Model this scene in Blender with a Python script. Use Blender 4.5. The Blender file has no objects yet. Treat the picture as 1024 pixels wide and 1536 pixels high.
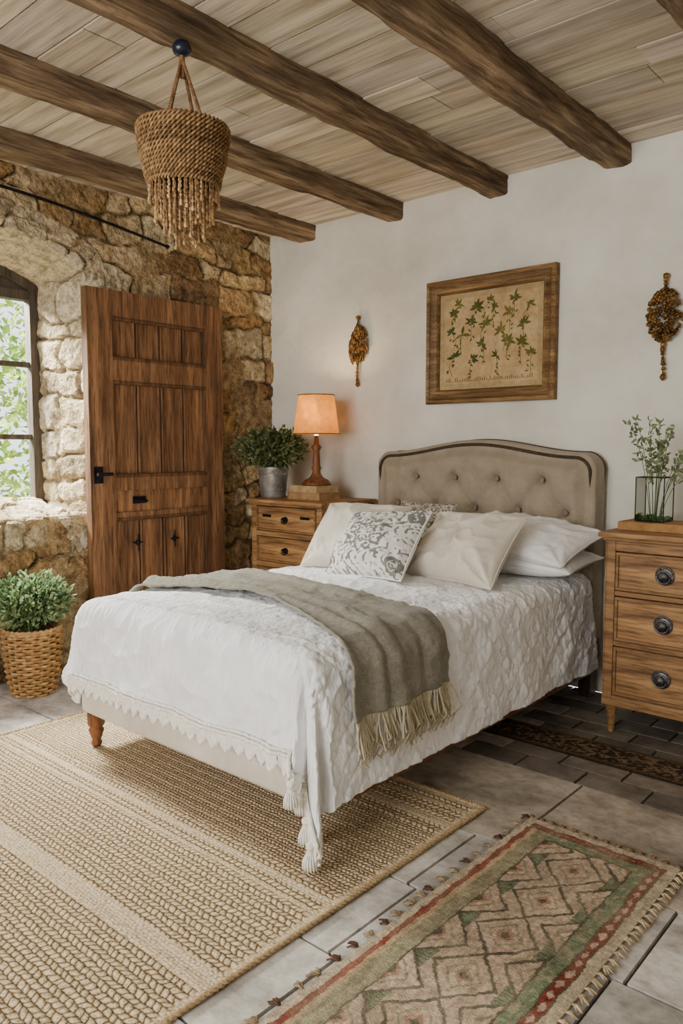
import bpy, math, random
import numpy as np
from mathutils import Vector, Matrix, Euler
random.seed(7); RNG=np.random.RandomState(7)
SC=bpy.context.scene; COL=SC.collection
pi=math.pi
# ------------------------------------------------------------ helpers
def lin(c):
    return tuple(((x/255)/12.92 if x/255<=.04045 else ((x/255+.055)/1.055)**2.4) for x in c[:3])+(1,)
_lat={}
def vnoise(x,y,scale,seed=0):
    if seed not in _lat: _lat[seed]=np.random.RandomState(seed+100).rand(64,64)
    L=_lat[seed]
    x=np.asarray(x,float)/scale+17.3; y=np.asarray(y,float)/scale+9.1
    xi=np.floor(x).astype(int); yi=np.floor(y).astype(int); fx=x-xi; fy=y-yi
    fx=fx*fx*(3-2*fx); fy=fy*fy*(3-2*fy)
    a=L[xi%64,yi%64];b=L[(xi+1)%64,yi%64];c=L[xi%64,(yi+1)%64];d=L[(xi+1)%64,(yi+1)%64]
    return (a*(1-fx)+b*fx)*(1-fy)+(c*(1-fx)+d*fx)*fy
def sstep(x): x=np.clip(x,0,1); return x*x*(3-2*x)

class MB:
    def __init__(s): s.v=[];s.f=[];s.c=[];s.n=0
    def add(s,vs,fs,col=(1,1,1)):
        vs=np.asarray(vs,float).reshape(-1,3); k=len(vs)
        col=np.asarray(col,float)
        if col.ndim==1: col=np.tile(col[:3],(k,1))
        s.v.append(vs); s.c.append(col[:,:3]); n=s.n
        s.f.extend([tuple(i+n for i in f) for f in fs]); s.n+=k
    def box(s,x0,x1,y0,y1,z0,z1,col=(1,1,1),M=None):
        vs=[(x0,y0,z0),(x1,y0,z0),(x1,y1,z0),(x0,y1,z0),(x0,y0,z1),(x1,y0,z1),(x1,y1,z1),(x0,y1,z1)]
        if M is not None: vs=[tuple(M@Vector(v)) for v in vs]
        s.add(vs,[(3,2,1,0),(4,5,6,7),(0,1,5,4),(1,2,6,5),(2,3,7,6),(3,0,4,7)],col)
    def grid(s,P,col=(1,1,1),cu=False,cv=False):
        P=np.asarray(P,float); n,m=P.shape[:2]; fs=[]
        for i in range(n if cu else n-1):
            i2=(i+1)%n
            for j in range(m if cv else m-1):
                j2=(j+1)%m
                fs.append((i*m+j,i2*m+j,i2*m+j2,i*m+j2))
        col=np.asarray(col,float)
        if col.ndim==3: col=col.reshape(-1,col.shape[-1])
        s.add(P.reshape(-1,3),fs,col)
    def tube(s,pts,r,seg=8,closed=False,col=(1,1,1),cap=True):
        pts=np.asarray(pts,float); n=len(pts)
        if closed: T=np.roll(pts,-1,0)-np.roll(pts,1,0)
        else: T=np.gradient(pts,axis=0)
        T/=np.maximum(np.linalg.norm(T,axis=1,keepdims=True),1e-9)
        ref=np.array([0,0,1.]) if abs(T[:,2]).mean()<.8 else np.array([1.,0,0])
        A=np.cross(T,ref); A/=np.maximum(np.linalg.norm(A,axis=1,keepdims=True),1e-6); B=np.cross(T,A)
        r=np.broadcast_to(np.asarray(r,float),(n,))
        th=np.linspace(0,2*pi,seg,endpoint=False)
        P=pts[:,None,:]+r[:,None,None]*(np.cos(th)[None,:,None]*A[:,None,:]+np.sin(th)[None,:,None]*B[:,None,:])
        s.grid(P,col,cu=closed,cv=True)
        if not closed and cap:
            b=s.n-n*seg
            s.f.append(tuple(b+i for i in range(seg))); s.f.append(tuple(b+(n-1)*seg+i for i in reversed(range(seg))))
    def lathe(s,prof,c=(0,0,0),seg=24,col=(1,1,1)):
        prof=np.asarray(prof,float); th=np.linspace(0,2*pi,seg,endpoint=False)
        P=np.zeros((seg,len(prof),3))
        P[:,:,0]=c[0]+prof[None,:,0]*np.cos(th)[:,None]; P[:,:,1]=c[1]+prof[None,:,0]*np.sin(th)[:,None]; P[:,:,2]=c[2]+prof[None,:,1]
        s.grid(P,col,cu=True)
        n=len(prof); b=s.n-seg*n
        if prof[0,0]>1e-4: s.f.append(tuple(b+i*n for i in range(seg)))
        if prof[-1,0]>1e-4: s.f.append(tuple(b+i*n+n-1 for i in reversed(range(seg))))
    def ball(s,c,r,seg=8,sc=(1,1,1),col=(1,1,1),M=None):
        n=max(4,seg//2+1); ph=np.linspace(-pi/2,pi/2,n); th=np.linspace(0,2*pi,seg,endpoint=False)
        P=np.zeros((seg,n,3)); P[:,:,0]=np.cos(ph)[None]*np.cos(th)[:,None]; P[:,:,1]=np.cos(ph)[None]*np.sin(th)[:,None]; P[:,:,2]=np.sin(ph)[None]
        P*=np.array(sc)*r
        if M is not None: P=P@np.array(M.to_3x3()).T
        s.grid(P+np.array(c),col,cu=True)
    def leaf(s,c,d,up,L,W,col):
        d=np.array(d,float);d/=np.linalg.norm(d)+1e-9; sd=np.cross(d,up); sd/=np.linalg.norm(sd)+1e-9; nn=np.cross(sd,d); c=np.array(c)
        vs=[c,c+d*L*.35+sd*W/2+nn*L*.04,c+d*L*.5+nn*L*.1,c+d*L*.35-sd*W/2+nn*L*.04,c+d*L*.75+sd*W*.36,c+d*L*.75-sd*W*.36,c+d*L-nn*L*.12]
        s.add(vs,[(0,1,2),(0,2,3),(1,4,6,2),(3,2,6,5)],col)
    def xf(s,M):
        A=np.array(M)
        s.v=[v@A[:3,:3].T+A[:3,3] for v in s.v]; return s
    def obj(s,name,mat,parent=None,smooth=False,bevel=0,bseg=2,label=None,cat=None,kind=None,group=None,solid=0,origin=None):
        V=np.concatenate(s.v); C=np.concatenate(s.c)
        if origin is None: o=(V.min(0)+V.max(0))/2; o[2]=V[:,2].min()
        else: o=np.array(origin,float)
        me=bpy.data.meshes.new(name); me.from_pydata((V-o).tolist(),[],s.f)
        a=me.color_attributes.new('Col','FLOAT_COLOR','POINT')
        cc=np.ones((len(V),4),np.float32); cc[:,:3]=C; a.data.foreach_set('color',cc.ravel())
        me.materials.append(mat)
        if smooth: me.polygons.foreach_set('use_smooth',[True]*len(me.polygons))
        me.update()
        ob=bpy.data.objects.new(name,me); COL.objects.link(ob); ob.location=o
        if parent is not None:
            ob.parent=parent
            ob.matrix_parent_inverse=Matrix.Translation(-Vector(parent['_o']))
        ob['_o']=tuple(o)
        if solid:
            m=ob.modifiers.new('s','SOLIDIFY');m.thickness=solid
        if bevel:
            m=ob.modifiers.new('b','BEVEL');m.width=bevel;m.segments=bseg;m.limit_method='ANGLE'
        for k,x in (('label',label),('category',cat),('kind',kind),('group',group)):
            if x: ob[k]=x
        return ob
def empty(name,loc,label,cat,group=None):
    e=bpy.data.objects.new(name,None); e.location=loc; COL.objects.link(e); e.empty_display_size=.05
    e['label']=label;e['category']=cat;e['_o']=tuple(loc)
    if group: e['group']=group
    return e
# ------------------------------------------------------------ materials
def mat(name,c1,c2,scale=(5,5,5),detail=6,rough=.8,bump=.3,bscale=None,ramp=(.3,.7),attr=False,metal=0,bdist=.01,c3=None,trans=0,spec=.3,sheen=0,emit=None,estr=0,weave=0,wscale=300,fine=None):
    m=bpy.data.materials.new(name);m.use_nodes=True;nt=m.node_tree;N=nt.nodes;L=nt.links
    b=N['Principled BSDF'];b.inputs['Roughness'].default_value=rough;b.inputs['Metallic'].default_value=metal
    b.inputs['Specular IOR Level'].default_value=spec
    if sheen: b.inputs['Sheen Weight'].default_value=sheen
    tc=N.new('ShaderNodeTexCoord');mp=N.new('ShaderNodeMapping');mp.inputs['Scale'].default_value=scale
    L.new(tc.outputs['Object'],mp.inputs[0])
    no=N.new('ShaderNodeTexNoise');no.inputs['Scale'].default_value=1;no.inputs['Detail'].default_value=detail;no.inputs['Roughness'].default_value=.6
    L.new(mp.outputs[0],no.inputs['Vector'])
    cr=N.new('ShaderNodeValToRGB');L.new(no.outputs['Fac'],cr.inputs[0])
    cr.color_ramp.elements[0].position=ramp[0];cr.color_ramp.elements[1].position=ramp[1]
    cr.color_ramp.elements[0].color=lin(c1);cr.color_ramp.elements[1].color=lin(c2)
    if c3:
        e=cr.color_ramp.elements.new((ramp[0]+ramp[1])/2);e.color=lin(c3)
    out=cr.outputs[0]
    def mul(a,bb):
        mx=N.new('ShaderNodeMix');mx.data_type='RGBA';mx.blend_type='MULTIPLY';mx.inputs[0].default_value=1
        L.new(a,mx.inputs[6]);L.new(bb,mx.inputs[7]);return mx.outputs[2]
    if fine:
        mpf=N.new('ShaderNodeMapping');mpf.inputs['Scale'].default_value=fine[0];L.new(tc.outputs['Object'],mpf.inputs[0])
        nf=N.new('ShaderNodeTexNoise');nf.inputs['Scale'].default_value=1;nf.inputs['Detail'].default_value=8;nf.inputs['Roughness'].default_value=.7;L.new(mpf.outputs[0],nf.inputs['Vector'])
        cf=N.new('ShaderNodeValToRGB');d=fine[1];cf.color_ramp.elements[0].position=fine[2];cf.color_ramp.elements[1].position=fine[3]
        cf.color_ramp.elements[0].color=(d,d*.95,d*.88,1);cf.color_ramp.elements[1].color=(1,1,1,1);L.new(nf.outputs['Fac'],cf.inputs[0]);out=mul(out,cf.outputs[0])
    if attr:
        at=N.new('ShaderNodeAttribute');at.attribute_name='Col';out=mul(out,at.outputs['Color'])
    L.new(out,b.inputs['Base Color'])
    if bump:
        n2=N.new('ShaderNodeTexNoise');n2.inputs['Detail'].default_value=8;n2.inputs['Scale'].default_value=1
        mp2=N.new('ShaderNodeMapping');mp2.inputs['Scale'].default_value=bscale or tuple(3*k for k in scale)
        L.new(tc.outputs['Object'],mp2.inputs[0]);L.new(mp2.outputs[0],n2.inputs['Vector'])
        bp=N.new('ShaderNodeBump');bp.inputs['Strength'].default_value=bump;bp.inputs['Distance'].default_value=bdist
        L.new(n2.outputs['Fac'],bp.inputs['Height'])
        if weave:
            w=N.new('ShaderNodeTexWave');w.inputs['Scale'].default_value=wscale;w.inputs['Distortion'].default_value=1
            L.new(tc.outputs['Object'],w.inputs['Vector'])
            bp2=N.new('ShaderNodeBump');bp2.inputs['Strength'].default_value=weave;bp2.inputs['Distance'].default_value=.002
            L.new(w.outputs['Fac'],bp2.inputs['Height']);L.new(bp.outputs[0],bp2.inputs['Normal']);L.new(bp2.outputs[0],b.inputs['Normal'])
        else: L.new(bp.outputs[0],b.inputs['Normal'])
    if trans:
        t=N.new('ShaderNodeBsdfTranslucent');ms=N.new('ShaderNodeMixShader');ms.inputs[0].default_value=trans
        L.new(out,t.inputs['Color']);L.new(b.outputs[0],ms.inputs[1]);L.new(t.outputs[0],ms.inputs[2]);L.new(ms.outputs[0],N['Material Output'].inputs[0])
    if emit:
        b.inputs['Emission Color'].default_value=lin(emit);b.inputs['Emission Strength'].default_value=estr
    return m
def wood(name,c1,c2,axis='z',bump=.35,rough=.55,attr=False,ramp=(.28,.72),k=1.0,c3=None,fd=.6):
    s={'x':(2.2*k,26*k,26*k),'y':(26*k,2.2*k,26*k),'z':(26*k,26*k,2.2*k)}[axis]
    fs=tuple(4*q for q in s)
    return mat(name,c1,c2,scale=s,rough=rough,bump=bump,bscale=tuple(2.2*q for q in s),attr=attr,ramp=ramp,bdist=.004,c3=c3,fine=(fs,fd,.36,.52))
M_plaster=mat('plaster',(204,200,186),(232,229,216),scale=(1.5,1.5,1.5),detail=10,rough=.95,bump=.6,bscale=(8,8,8),bdist=.025,spec=.1,ramp=(.35,.62))
M_stone=mat('stone',(170,164,154),(255,252,245),scale=(22,22,22),detail=10,rough=.95,bump=1,bscale=(60,60,60),bdist=.014,attr=True,ramp=(.3,.62),spec=.1,fine=((70,70,70),.5,.36,.5))
M_ceil=mat('ceilplank',(190,184,174),(255,253,250),scale=(1.6,20,20),rough=.8,bump=.4,bscale=(4,90,90),bdist=.004,attr=True,ramp=(.32,.62),spec=.15,fine=((3,90,90),.76,.33,.47))
M_beam=mat('beam',(78,64,50),(168,144,114),scale=(30,2.4,30),rough=.85,bump=.9,bscale=(60,4,60),bdist=.012,ramp=(.32,.70),attr=True,c3=(122,101,78),spec=.15,fine=((90,5,90),.5,.36,.5))
M_floor=mat('flag',(170,167,162),(255,254,252),scale=(5,7,5),detail=10,rough=.55,bump=.4,bscale=(22,22,22),bdist=.006,attr=True,ramp=(.34,.6),spec=.35,fine=((30,34,30),.74,.34,.55))
M_door=wood('doorwood',(84,56,36),(164,120,82),'z',c3=(124,88,58),attr=True,rough=.68,k=.9,fd=.5)
M_chest=wood('chestwood',(108,78,48),(192,150,100),'x',c3=(156,116,74),attr=True,rough=.55,k=.8,fd=.5)
M_leg=wood('legwood',(84,48,28),(144,92,58),'z',rough=.45)
M_dkleg=wood('darkleg',(40,26,18),(78,52,34),'z',rough=.45)
M_dark=mat('darkmetal',(24,24,28),(52,52,58),scale=(20,20,20),rough=.45,metal=.8,bump=.2)
M_knob=mat('knobmetal',(40,42,54),(136,132,128),scale=(60,60,60),rough=.4,metal=.8,bump=.5,bdist=.002)
M_win=wood('winwood',(62,56,48),(98,88,76),'z')
M_brass=mat('oldbrass',(58,38,18),(162,120,66),scale=(30,30,30),rough=.42,metal=.7,bump=.4,attr=True,bscale=(90,90,90),bdist=.003)
M_linen=mat('linenhead',(152,140,121),(170,157,137),scale=(14,14,14),detail=4,rough=.95,bump=.25,bscale=(220,220,220),bdist=.0015,sheen=.2,attr=True,spec=.1,fine=((240,240,240),.8,.3,.6))
M_base=mat('linenbase',(200,190,174),(220,211,197),scale=(8,8,8),detail=4,rough=.95,bump=.3,bscale=(150,150,150),bdist=.002,sheen=.2,spec=.1)
M_white=mat('whitecotton',(236,236,237),(250,250,250),scale=(9,9,9),rough=.95,bump=.9,bscale=(64,44,15),bdist=.011,sheen=.1,spec=.1,attr=True)
M_pill=mat('pillowwhite',(228,226,223),(244,242,240),scale=(6,6,6),rough=.95,bump=.5,bscale=(14,20,14),bdist=.014,sheen=.15,spec=.1)
M_cream=mat('creamcushion',(208,200,184),(224,217,203),scale=(12,12,12),rough=.95,bump=.5,bscale=(18,18,18),bdist=.01,sheen=.2,spec=.1,fine=((200,200,200),.88,.3,.6))
M_throw=mat('throw',(130,127,113),(156,152,137),scale=(70,70,70),rough=1,bump=.6,bscale=(220,220,220),bdist=.003,sheen=.2,attr=True,spec=.05,weave=.4,wscale=130,fine=((190,190,190),.72,.35,.6))
M_fringe=mat('fringe',(172,160,132),(204,193,166),scale=(60,60,60),rough=1,bump=.3,spec=.05)
M_lace=mat('lace',(222,216,204),(246,242,232),scale=(60,60,60),rough=1,bump=.6,bscale=(200,200,200),bdist=.003,spec=.05)
M_jcord=mat('jutecord',(150,122,86),(206,180,140),scale=(120,120,120),rough=1,bump=.8,bscale=(200,200,200),bdist=.003,attr=True,spec=.05)
M_wick=mat('wicker',(122,94,62),(202,170,126),scale=(50,50,50),rough=.8,bump=.4,bscale=(150,150,150),bdist=.002,attr=True,spec=.2)
M_leaf=mat('leaf',(200,200,180),(255,255,235),scale=(20,20,20),rough=.55,bump=0,attr=True,trans=.3)
M_zinc=mat('zinc',(130,128,122),(200,198,192),scale=(18,18,18),rough=.42,metal=.7,bump=.3)
M_soil=mat('soil',(38,28,20),(66,50,36),scale=(60,60,60),rough=1,bump=.6)
M_shade=mat('lampshade',(206,160,80),(232,188,112),scale=(30,30,30),rough=.9,bump=.3,trans=.45,spec=.05,emit=(255,184,84),estr=.38)
M_paper=mat('print',(172,144,104),(206,180,138),scale=(9,9,9),detail=9,rough=.95,bump=.25,attr=True,spec=.05,fine=((40,40,40),.8,.34,.55))
M_frame=wood('framewood',(84,62,36),(164,130,84),'x',c3=(124,94,58),rough=.6,attr=True)
M_kilim=mat('kilim',(196,192,186),(255,253,248),scale=(90,30,60),detail=8,rough=1,bump=.9,bscale=(160,260,100),bdist=.004,attr=True,spec=.03,fine=((120,120,120),.7,.35,.6))
M_book=mat('bookcover',(160,130,94),(206,180,142),scale=(20,20,20),rough=.8,bump=.3,attr=True)
M_shrub=mat('shrub',(225,225,205),(255,255,240),scale=(3,3,3),rough=.7,bump=0,attr=True,trans=.5)
def glassm(name,tint=(1,1,1,1)):
    m=bpy.data.materials.new(name);m.use_nodes=True;N=m.node_tree.nodes;L=m.node_tree.links
    N.remove(N['Principled BSDF']);t=N.new('ShaderNodeBsdfTransparent');t.inputs[0].default_value=tint;g=N.new('ShaderNodeBsdfGlossy');g.inputs['Roughness'].default_value=.03
    f=N.new('ShaderNodeFresnel');f.inputs[0].default_value=1.35;mx=N.new('ShaderNodeMixShader')
    L.new(f.outputs[0],mx.inputs[0]);L.new(t.outputs[0],mx.inputs[1]);L.new(g.outputs[0],mx.inputs[2]);L.new(mx.outputs[0],N['Material Output'].inputs[0]);return m
M_glass=glassm('clearglass',(.94,.97,.95,1))
def jute():
    m=bpy.data.materials.new('jute');m.use_nodes=True;nt=m.node_tree;N=nt.nodes;L=nt.links;b=N['Principled BSDF'];b.inputs['Roughness'].default_value=1;b.inputs['Specular IOR Level'].default_value=.05
    tc=N.new('ShaderNodeTexCoord')
    no=N.new('ShaderNodeTexNoise');no.inputs['Scale'].default_value=30;no.inputs['Detail'].default_value=5;L.new(tc.outputs['Object'],no.inputs['Vector'])
    mv=N.new('ShaderNodeVectorMath');mv.operation='MULTIPLY_ADD';mv.inputs[1].default_value=(.024,.014,0);L.new(no.outputs['Color'],mv.inputs[0]);L.new(tc.outputs['Object'],mv.inputs[2])
    sp=N.new('ShaderNodeSeparateXYZ');L.new(mv.outputs[0],sp.inputs[0])
    at=N.new('ShaderNodeAttribute');at.attribute_name='Col';sc=N.new('ShaderNodeSeparateColor');L.new(at.outputs['Color'],sc.inputs[0])
    def mth(op,a,c=None,d=None):
        q=N.new('ShaderNodeMath');q.operation=op
        for i,v in enumerate((a,c,d)):
            if v is None: continue
            if isinstance(v,(int,float)): q.inputs[i].default_value=v
            else: L.new(v,q.inputs[i])
        return q.outputs[0]
    def herring(p,w,k,off=.5):
        row=mth('FLOOR',mth('DIVIDE',sp.outputs[1],p));fr=mth('FRACT',mth('DIVIDE',sp.outputs[1],p))
        par=mth('SUBTRACT',mth('MULTIPLY',mth('FLOORED_MODULO',row,2.),2.),1.)
        xs_=mth('ADD',sp.outputs[0],mth('MULTIPLY',mth('MULTIPLY',mth('SUBTRACT',fr,.5),par),k*p))
        xs_=mth('ADD',xs_,mth('MULTIPLY',row,off*w))
        st=mth('ABSOLUTE',mth('SINE',mth('MULTIPLY',xs_,math.pi/w)))
        rw=mth('SINE',mth('MULTIPLY',fr,math.pi))
        return mth('MULTIPLY',mth('POWER',st,.6),mth('POWER',rw,.55))
    hA=herring(.0195,.022,.55);hC=herring(.014,.015,.5);hB=herring(.010,.016,.4)
    def mixf(f,a,c):
        mx=N.new('ShaderNodeMix');mx.data_type='FLOAT';L.new(f,mx.inputs[0]);L.new(a,mx.inputs[2]);L.new(c,mx.inputs[3]);return mx.outputs[0]
    h0=mixf(sc.outputs[1],hA,hC);h=mixf(sc.outputs[0],h0,mth('ADD',mth('MULTIPLY',hB,.4),.55))
    cr=N.new('ShaderNodeValToRGB');L.new(h,cr.inputs[0]);E=cr.color_ramp.elements;E[0].position=.16;E[0].color=lin((104,84,60));E[1].position=.9;E[1].color=lin((224,206,174));e=E.new(.46);e.color=lin((190,167,132))
    n2=N.new('ShaderNodeTexNoise');n2.inputs['Scale'].default_value=150;n2.inputs['Detail'].default_value=5;L.new(tc.outputs['Object'],n2.inputs['Vector'])
    c2=N.new('ShaderNodeValToRGB');c2.color_ramp.elements[0].position=.34;c2.color_ramp.elements[0].color=(.55,.51,.45,1);c2.color_ramp.elements[1].position=.54;c2.color_ramp.elements[1].color=(1,1,1,1);L.new(n2.outputs['Fac'],c2.inputs[0])
    m2=N.new('ShaderNodeMix');m2.data_type='RGBA';m2.blend_type='MULTIPLY';m2.inputs[0].default_value=1;L.new(cr.outputs[0],m2.inputs[6]);L.new(c2.outputs[0],m2.inputs[7])
    L.new(m2.outputs[2],b.inputs['Base Color'])
    bp=N.new('ShaderNodeBump');bp.inputs['Strength'].default_value=.8;bp.inputs['Distance'].default_value=.005;L.new(h,bp.inputs['Height'])
    b2=N.new('ShaderNodeBump');b2.inputs['Strength'].default_value=.6;b2.inputs['Distance'].default_value=.003;L.new(n2.outputs['Fac'],b2.inputs['Height']);L.new(bp.outputs[0],b2.inputs['Normal']);L.new(b2.outputs[0],b.inputs['Normal'])
    return m
M_jute=jute()

# ------------------------------------------------------------ camera
CX,CY,CZ=3.799,-3.604,1.2
cam=bpy.data.cameras.new('camera');cam.lens=1157.8/1536*36;cam.sensor_width=36;cam.sensor_fit='AUTO'
co=bpy.data.objects.new('camera',cam);co.location=(CX,CY,CZ);co.rotation_euler=(math.radians(90-4.89),0,math.radians(41.36));COL.objects.link(co);SC.camera=co
cam.clip_start=.05
H=2.573; RX=5.2; RY=-5.2
# ------------------------------------------------------------ stones
def stones(s,z,seed,rh=(.08,.24),sw=(.12,.42),warp=.06,pal=None,mort=(166,142,106),edge=.020,smear=.45):
    r=np.random.RandomState(seed)
    ws=s+warp*(vnoise(s,z,.24,seed+1)-.5)*2+.035*(vnoise(s,z,.08,seed+2)-.5)*2
    wz=z+warp*(vnoise(s,z,.30,seed+3)-.5)*2+.028*(vnoise(s,z,.09,seed+4)-.5)*2
    rows=[-.5]
    while rows[-1]<8: rows.append(rows[-1]+r.uniform(*rh))
    rows=np.array(rows); ri=np.clip(np.searchsorted(rows,wz)-1,0,len(rows)-2)
    dz=np.minimum(wz-rows[ri],rows[ri+1]-wz)
    ds=np.zeros_like(s);cid=np.zeros(s.shape,int)
    for k in np.unique(ri):
        m=ri==k; c=[-6.5]; hh=rows[k+1]-rows[k]
        while c[-1]<3: c.append(c[-1]+r.uniform(*sw)*(.7+2*hh))
        c=np.array(c);ci=np.clip(np.searchsorted(c,ws[m])-1,0,len(c)-2)
        ds[m]=np.minimum(ws[m]-c[ci],c[ci+1]-ws[m]);cid[m]=ci+k*57
    e=.035; a=np.clip(e-ds,0,e);b=np.clip(e-dz,0,e);d=e-np.sqrt(a*a+b*b);d=np.maximum(d,0)
    rr=np.random.RandomState(seed+9);tab=rr.rand(4000,4);T=tab[cid%4000]
    hgt=sstep(d/edge)*(.3+.7*T[...,0])
    sm=sstep((vnoise(s,z,.28,seed+6)*.6+vnoise(s,z,.09,seed+16)*.4-.62+smear*.3)*5)
    hgt=hgt*(1-.75*sm)
    rough=(vnoise(s,z,.022,seed+7)-.5)*.5+(vnoise(s,z,.06,seed+8)-.5)*.6+(vnoise(s,z,.15,seed+18)-.5)*.6
    pal=np.array([lin(p)[:3] for p in pal]);base=pal[(T[...,1]*len(pal)).astype(int)]*(.7+.6*T[...,2:3])
    mo=np.array(lin(mort)[:3]);w=np.clip(sstep(d/(edge*.8)),0,1)*(1-.7*sm)
    col=mo*(1-w[...,None])+base*w[...,None]
    col=col*(.70+.3*vnoise(s,z,.05,seed+11)+.3*vnoise(s,z,.018,seed+12))[...,None]
    crev=np.clip(1-d/.009,0,1)*(1-sm)
    return hgt-crev*.6,rough,col*(1-.40*crev[...,None])
PAL=[(194,162,118),(166,134,94),(214,192,154),(182,150,104),(152,122,88),(224,208,176),(132,106,82),(202,176,134),(188,166,134)]
oy0,oy1,oz0,ozs,oza=-1.35,-2.35,.82,2.13,2.27
Rr=.963;zc=oza-Rr;ymid=(oy0+oy1)/2
def inside(y,z):
    arch=np.sqrt(np.maximum((y-ymid)**2+(z-zc)**2,0))<Rr
    return (y<oy0)&(y>oy1)&(z>oz0)&((z<ozs-.001)|arch)
mb=MB();st=.0105
ys=np.arange(0,-2.7,-st);zs=np.arange(0,H+st,st)
Y,Zg=np.meshgrid(ys,zs,indexing='ij')
h,rg,col=stones(Y,Zg,3,pal=PAL,smear=.55)
X=h*.026+rg*.022-.004
P=np.stack([X,Y,Zg],-1);n,m=Y.shape
mask=inside((Y[:-1,:-1]+Y[1:,1:])/2,(Zg[:-1,:-1]+Zg[1:,1:])/2)
fs=[(i*m+j,i*m+j+1,(i+1)*m+j+1,(i+1)*m+j) for i in range(n-1) for j in range(m-1) if not mask[i,j]]
mb.add(P.reshape(-1,3),fs,col.reshape(-1,3))
k=lin((176,146,104))[:3]
mb.box(-.45,-.03,oy0+.02,.15,0,H+.1,k);mb.box(-.45,-.03,RY-.1,oy1-.02,0,H+.1,k)
mb.box(-.45,-.03,oy1-.02,oy0+.02,0,oz0-.04,k);mb.box(-.45,-.03,oy1-.02,oy0+.02,oza+.04,H+.1,k)
mb.box(-.03,0,RY,-2.68,0,H,k)
mb.obj('wall_left',M_stone,smooth=False,kind='structure',label='rough ochre rubble stone wall with arched window niche',origin=(0,0,0))
pts=[];nrm=[];isarch=[]
def seg(a,b,nn,cnt):
    for t in np.linspace(0,1,cnt): pts.append((a[0]+(b[0]-a[0])*t,a[1]+(b[1]-a[1])*t));nrm.append(nn);isarch.append(0)
seg((oy0,oz0),(oy0,ozs),(1,0),110)
a0=math.atan2(ozs-zc,oy0-ymid);a1=math.atan2(ozs-zc,oy1-ymid)
for t in np.linspace(a0,a1,90): pts.append((ymid+Rr*math.cos(t),zc+Rr*math.sin(t)));nrm.append((math.cos(t),math.sin(t)));isarch.append(1)
seg((oy1,ozs),(oy1,oz0),(-1,0),60);seg((oy1,oz0),(oy0,oz0),(0,-1),60)
pts=np.array(pts);nrm=np.array(nrm);isarch=np.array(isarch,float)
isarch=np.convolve(np.pad(isarch,4,'edge'),np.ones(9)/9,'valid')[:,None]
du=np.r_[0,np.cumsum(np.linalg.norm(np.diff(pts,axis=0),axis=1))]
ws=np.r_[np.linspace(-.17,-.012,18),np.linspace(0,.40,40)]
W,Ug=np.meshgrid(ws,du,indexing='xy')
PALW=[(226,214,190),(214,200,174),(232,222,202),(204,186,156),(220,204,172),(192,176,148)]
h,rg,col=stones(W*1.0,Ug,21,rh=(.10,.25),sw=(.2,.34),warp=.035,pal=PALW,mort=(190,172,142),smear=.45)
plast=isarch*(W>.0)
pc=np.array(lin((222,206,176))[:3])*(.85+.25*vnoise(W,Ug,.08,71))[...,None]
col=col*(1-.85*plast[...,None])+pc*.85*plast[...,None]
P=np.zeros(W.shape+(3,))
nx=sstep((.03-W)/.06)
outw=np.where(W<0,-W,-.08*W/.4)
disp=(h*.028+rg*.022)*(1-.75*plast)
tf=sstep((W+.17)/.05)
P[...,0]=np.where(W<0,.008,-W)+disp*nx*tf-(1-tf)*.03
off=outw-disp*(1-nx)*.8
P[...,1]=pts[:,None,0]+nrm[:,None,0]*off
P[...,2]=pts[:,None,1]+nrm[:,None,1]*off
P[...,0]-=.014*np.exp(-(W/.02)**2)
mb=MB();mb.grid(P,col);mb.obj('trim_1',M_stone,kind='structure',label='pale stone arch and jambs around the window niche',origin=(0,ymid,oz0))
mb=MB();u=np.linspace(0,1,44);v=np.linspace(0,1,90);U2,V2=np.meshgrid(u,v,indexing='ij')
yy=-1.33-.30*U2;zz=.0+.83*V2
h,rg,col=stones(yy,zz,44,rh=(.2,.36),sw=(.25,.4),pal=PALW[:4]+PAL[:2],mort=(180,160,128),warp=.05)
e=np.minimum(np.minimum(U2,1-U2)*8,1)*np.minimum((1-V2)*12,1)
xx=-.005+e*(.035+h*.03+rg*.035)
mb.grid(np.stack([xx,yy,zz],-1),col);mb.obj('trim_2',M_stone,kind='structure',label='rough stone pier below the window sill')
mb=MB();mb.box(0,RX+.15,0,.15,0,H+.1);mb.obj('wall_back',M_plaster,kind='structure',label='white lime plastered wall')
mb=MB();mb.box(RX,RX+.15,RY,0,0,H+.1);mb.obj('wall_right',M_plaster,kind='structure',label='white lime plastered wall')
mb=MB();wx0,wx1,wz0,wz1=1.2,4.4,.5,2.35
mb.box(0,wx0,RY-.15,RY,0,H+.1);mb.box(wx1,RX+.15,RY-.15,RY,0,H+.1);mb.box(wx0,wx1,RY-.15,RY,0,wz0);mb.box(wx0,wx1,RY-.15,RY,wz1,H+.1)
mb.obj('wall_front',M_plaster,kind='structure',label='white plastered wall with wide opening added for fill light')  # window opening behind the camera, added to let fill light in
# ceiling planks
mb=MB();y=.0;r=random.Random(5)
while y>RY:
    w=r.uniform(.14,.20);x=-.0-r.uniform(0,1.2)
    while x<RX:
        L=r.uniform(1.6,2.8);c=np.array(lin((217,205,186))[:3])*r.uniform(.80,1.14)*np.array([1,r.uniform(.97,1.02),r.uniform(.92,1.04)])
        dz=r.uniform(-.003,.003)
        mb.box(max(x,0),min(x+L-.003,RX),y-w+.007,y,H+dz,H+.02,c);x+=L
    y-=w
mb.box(-.0,RX,RY,0,H+.021,H+.1,lin((40,30,20))[:3])
mb.obj('ceiling',M_ceil,kind='structure',label='whitewashed wooden plank ceiling')
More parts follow.
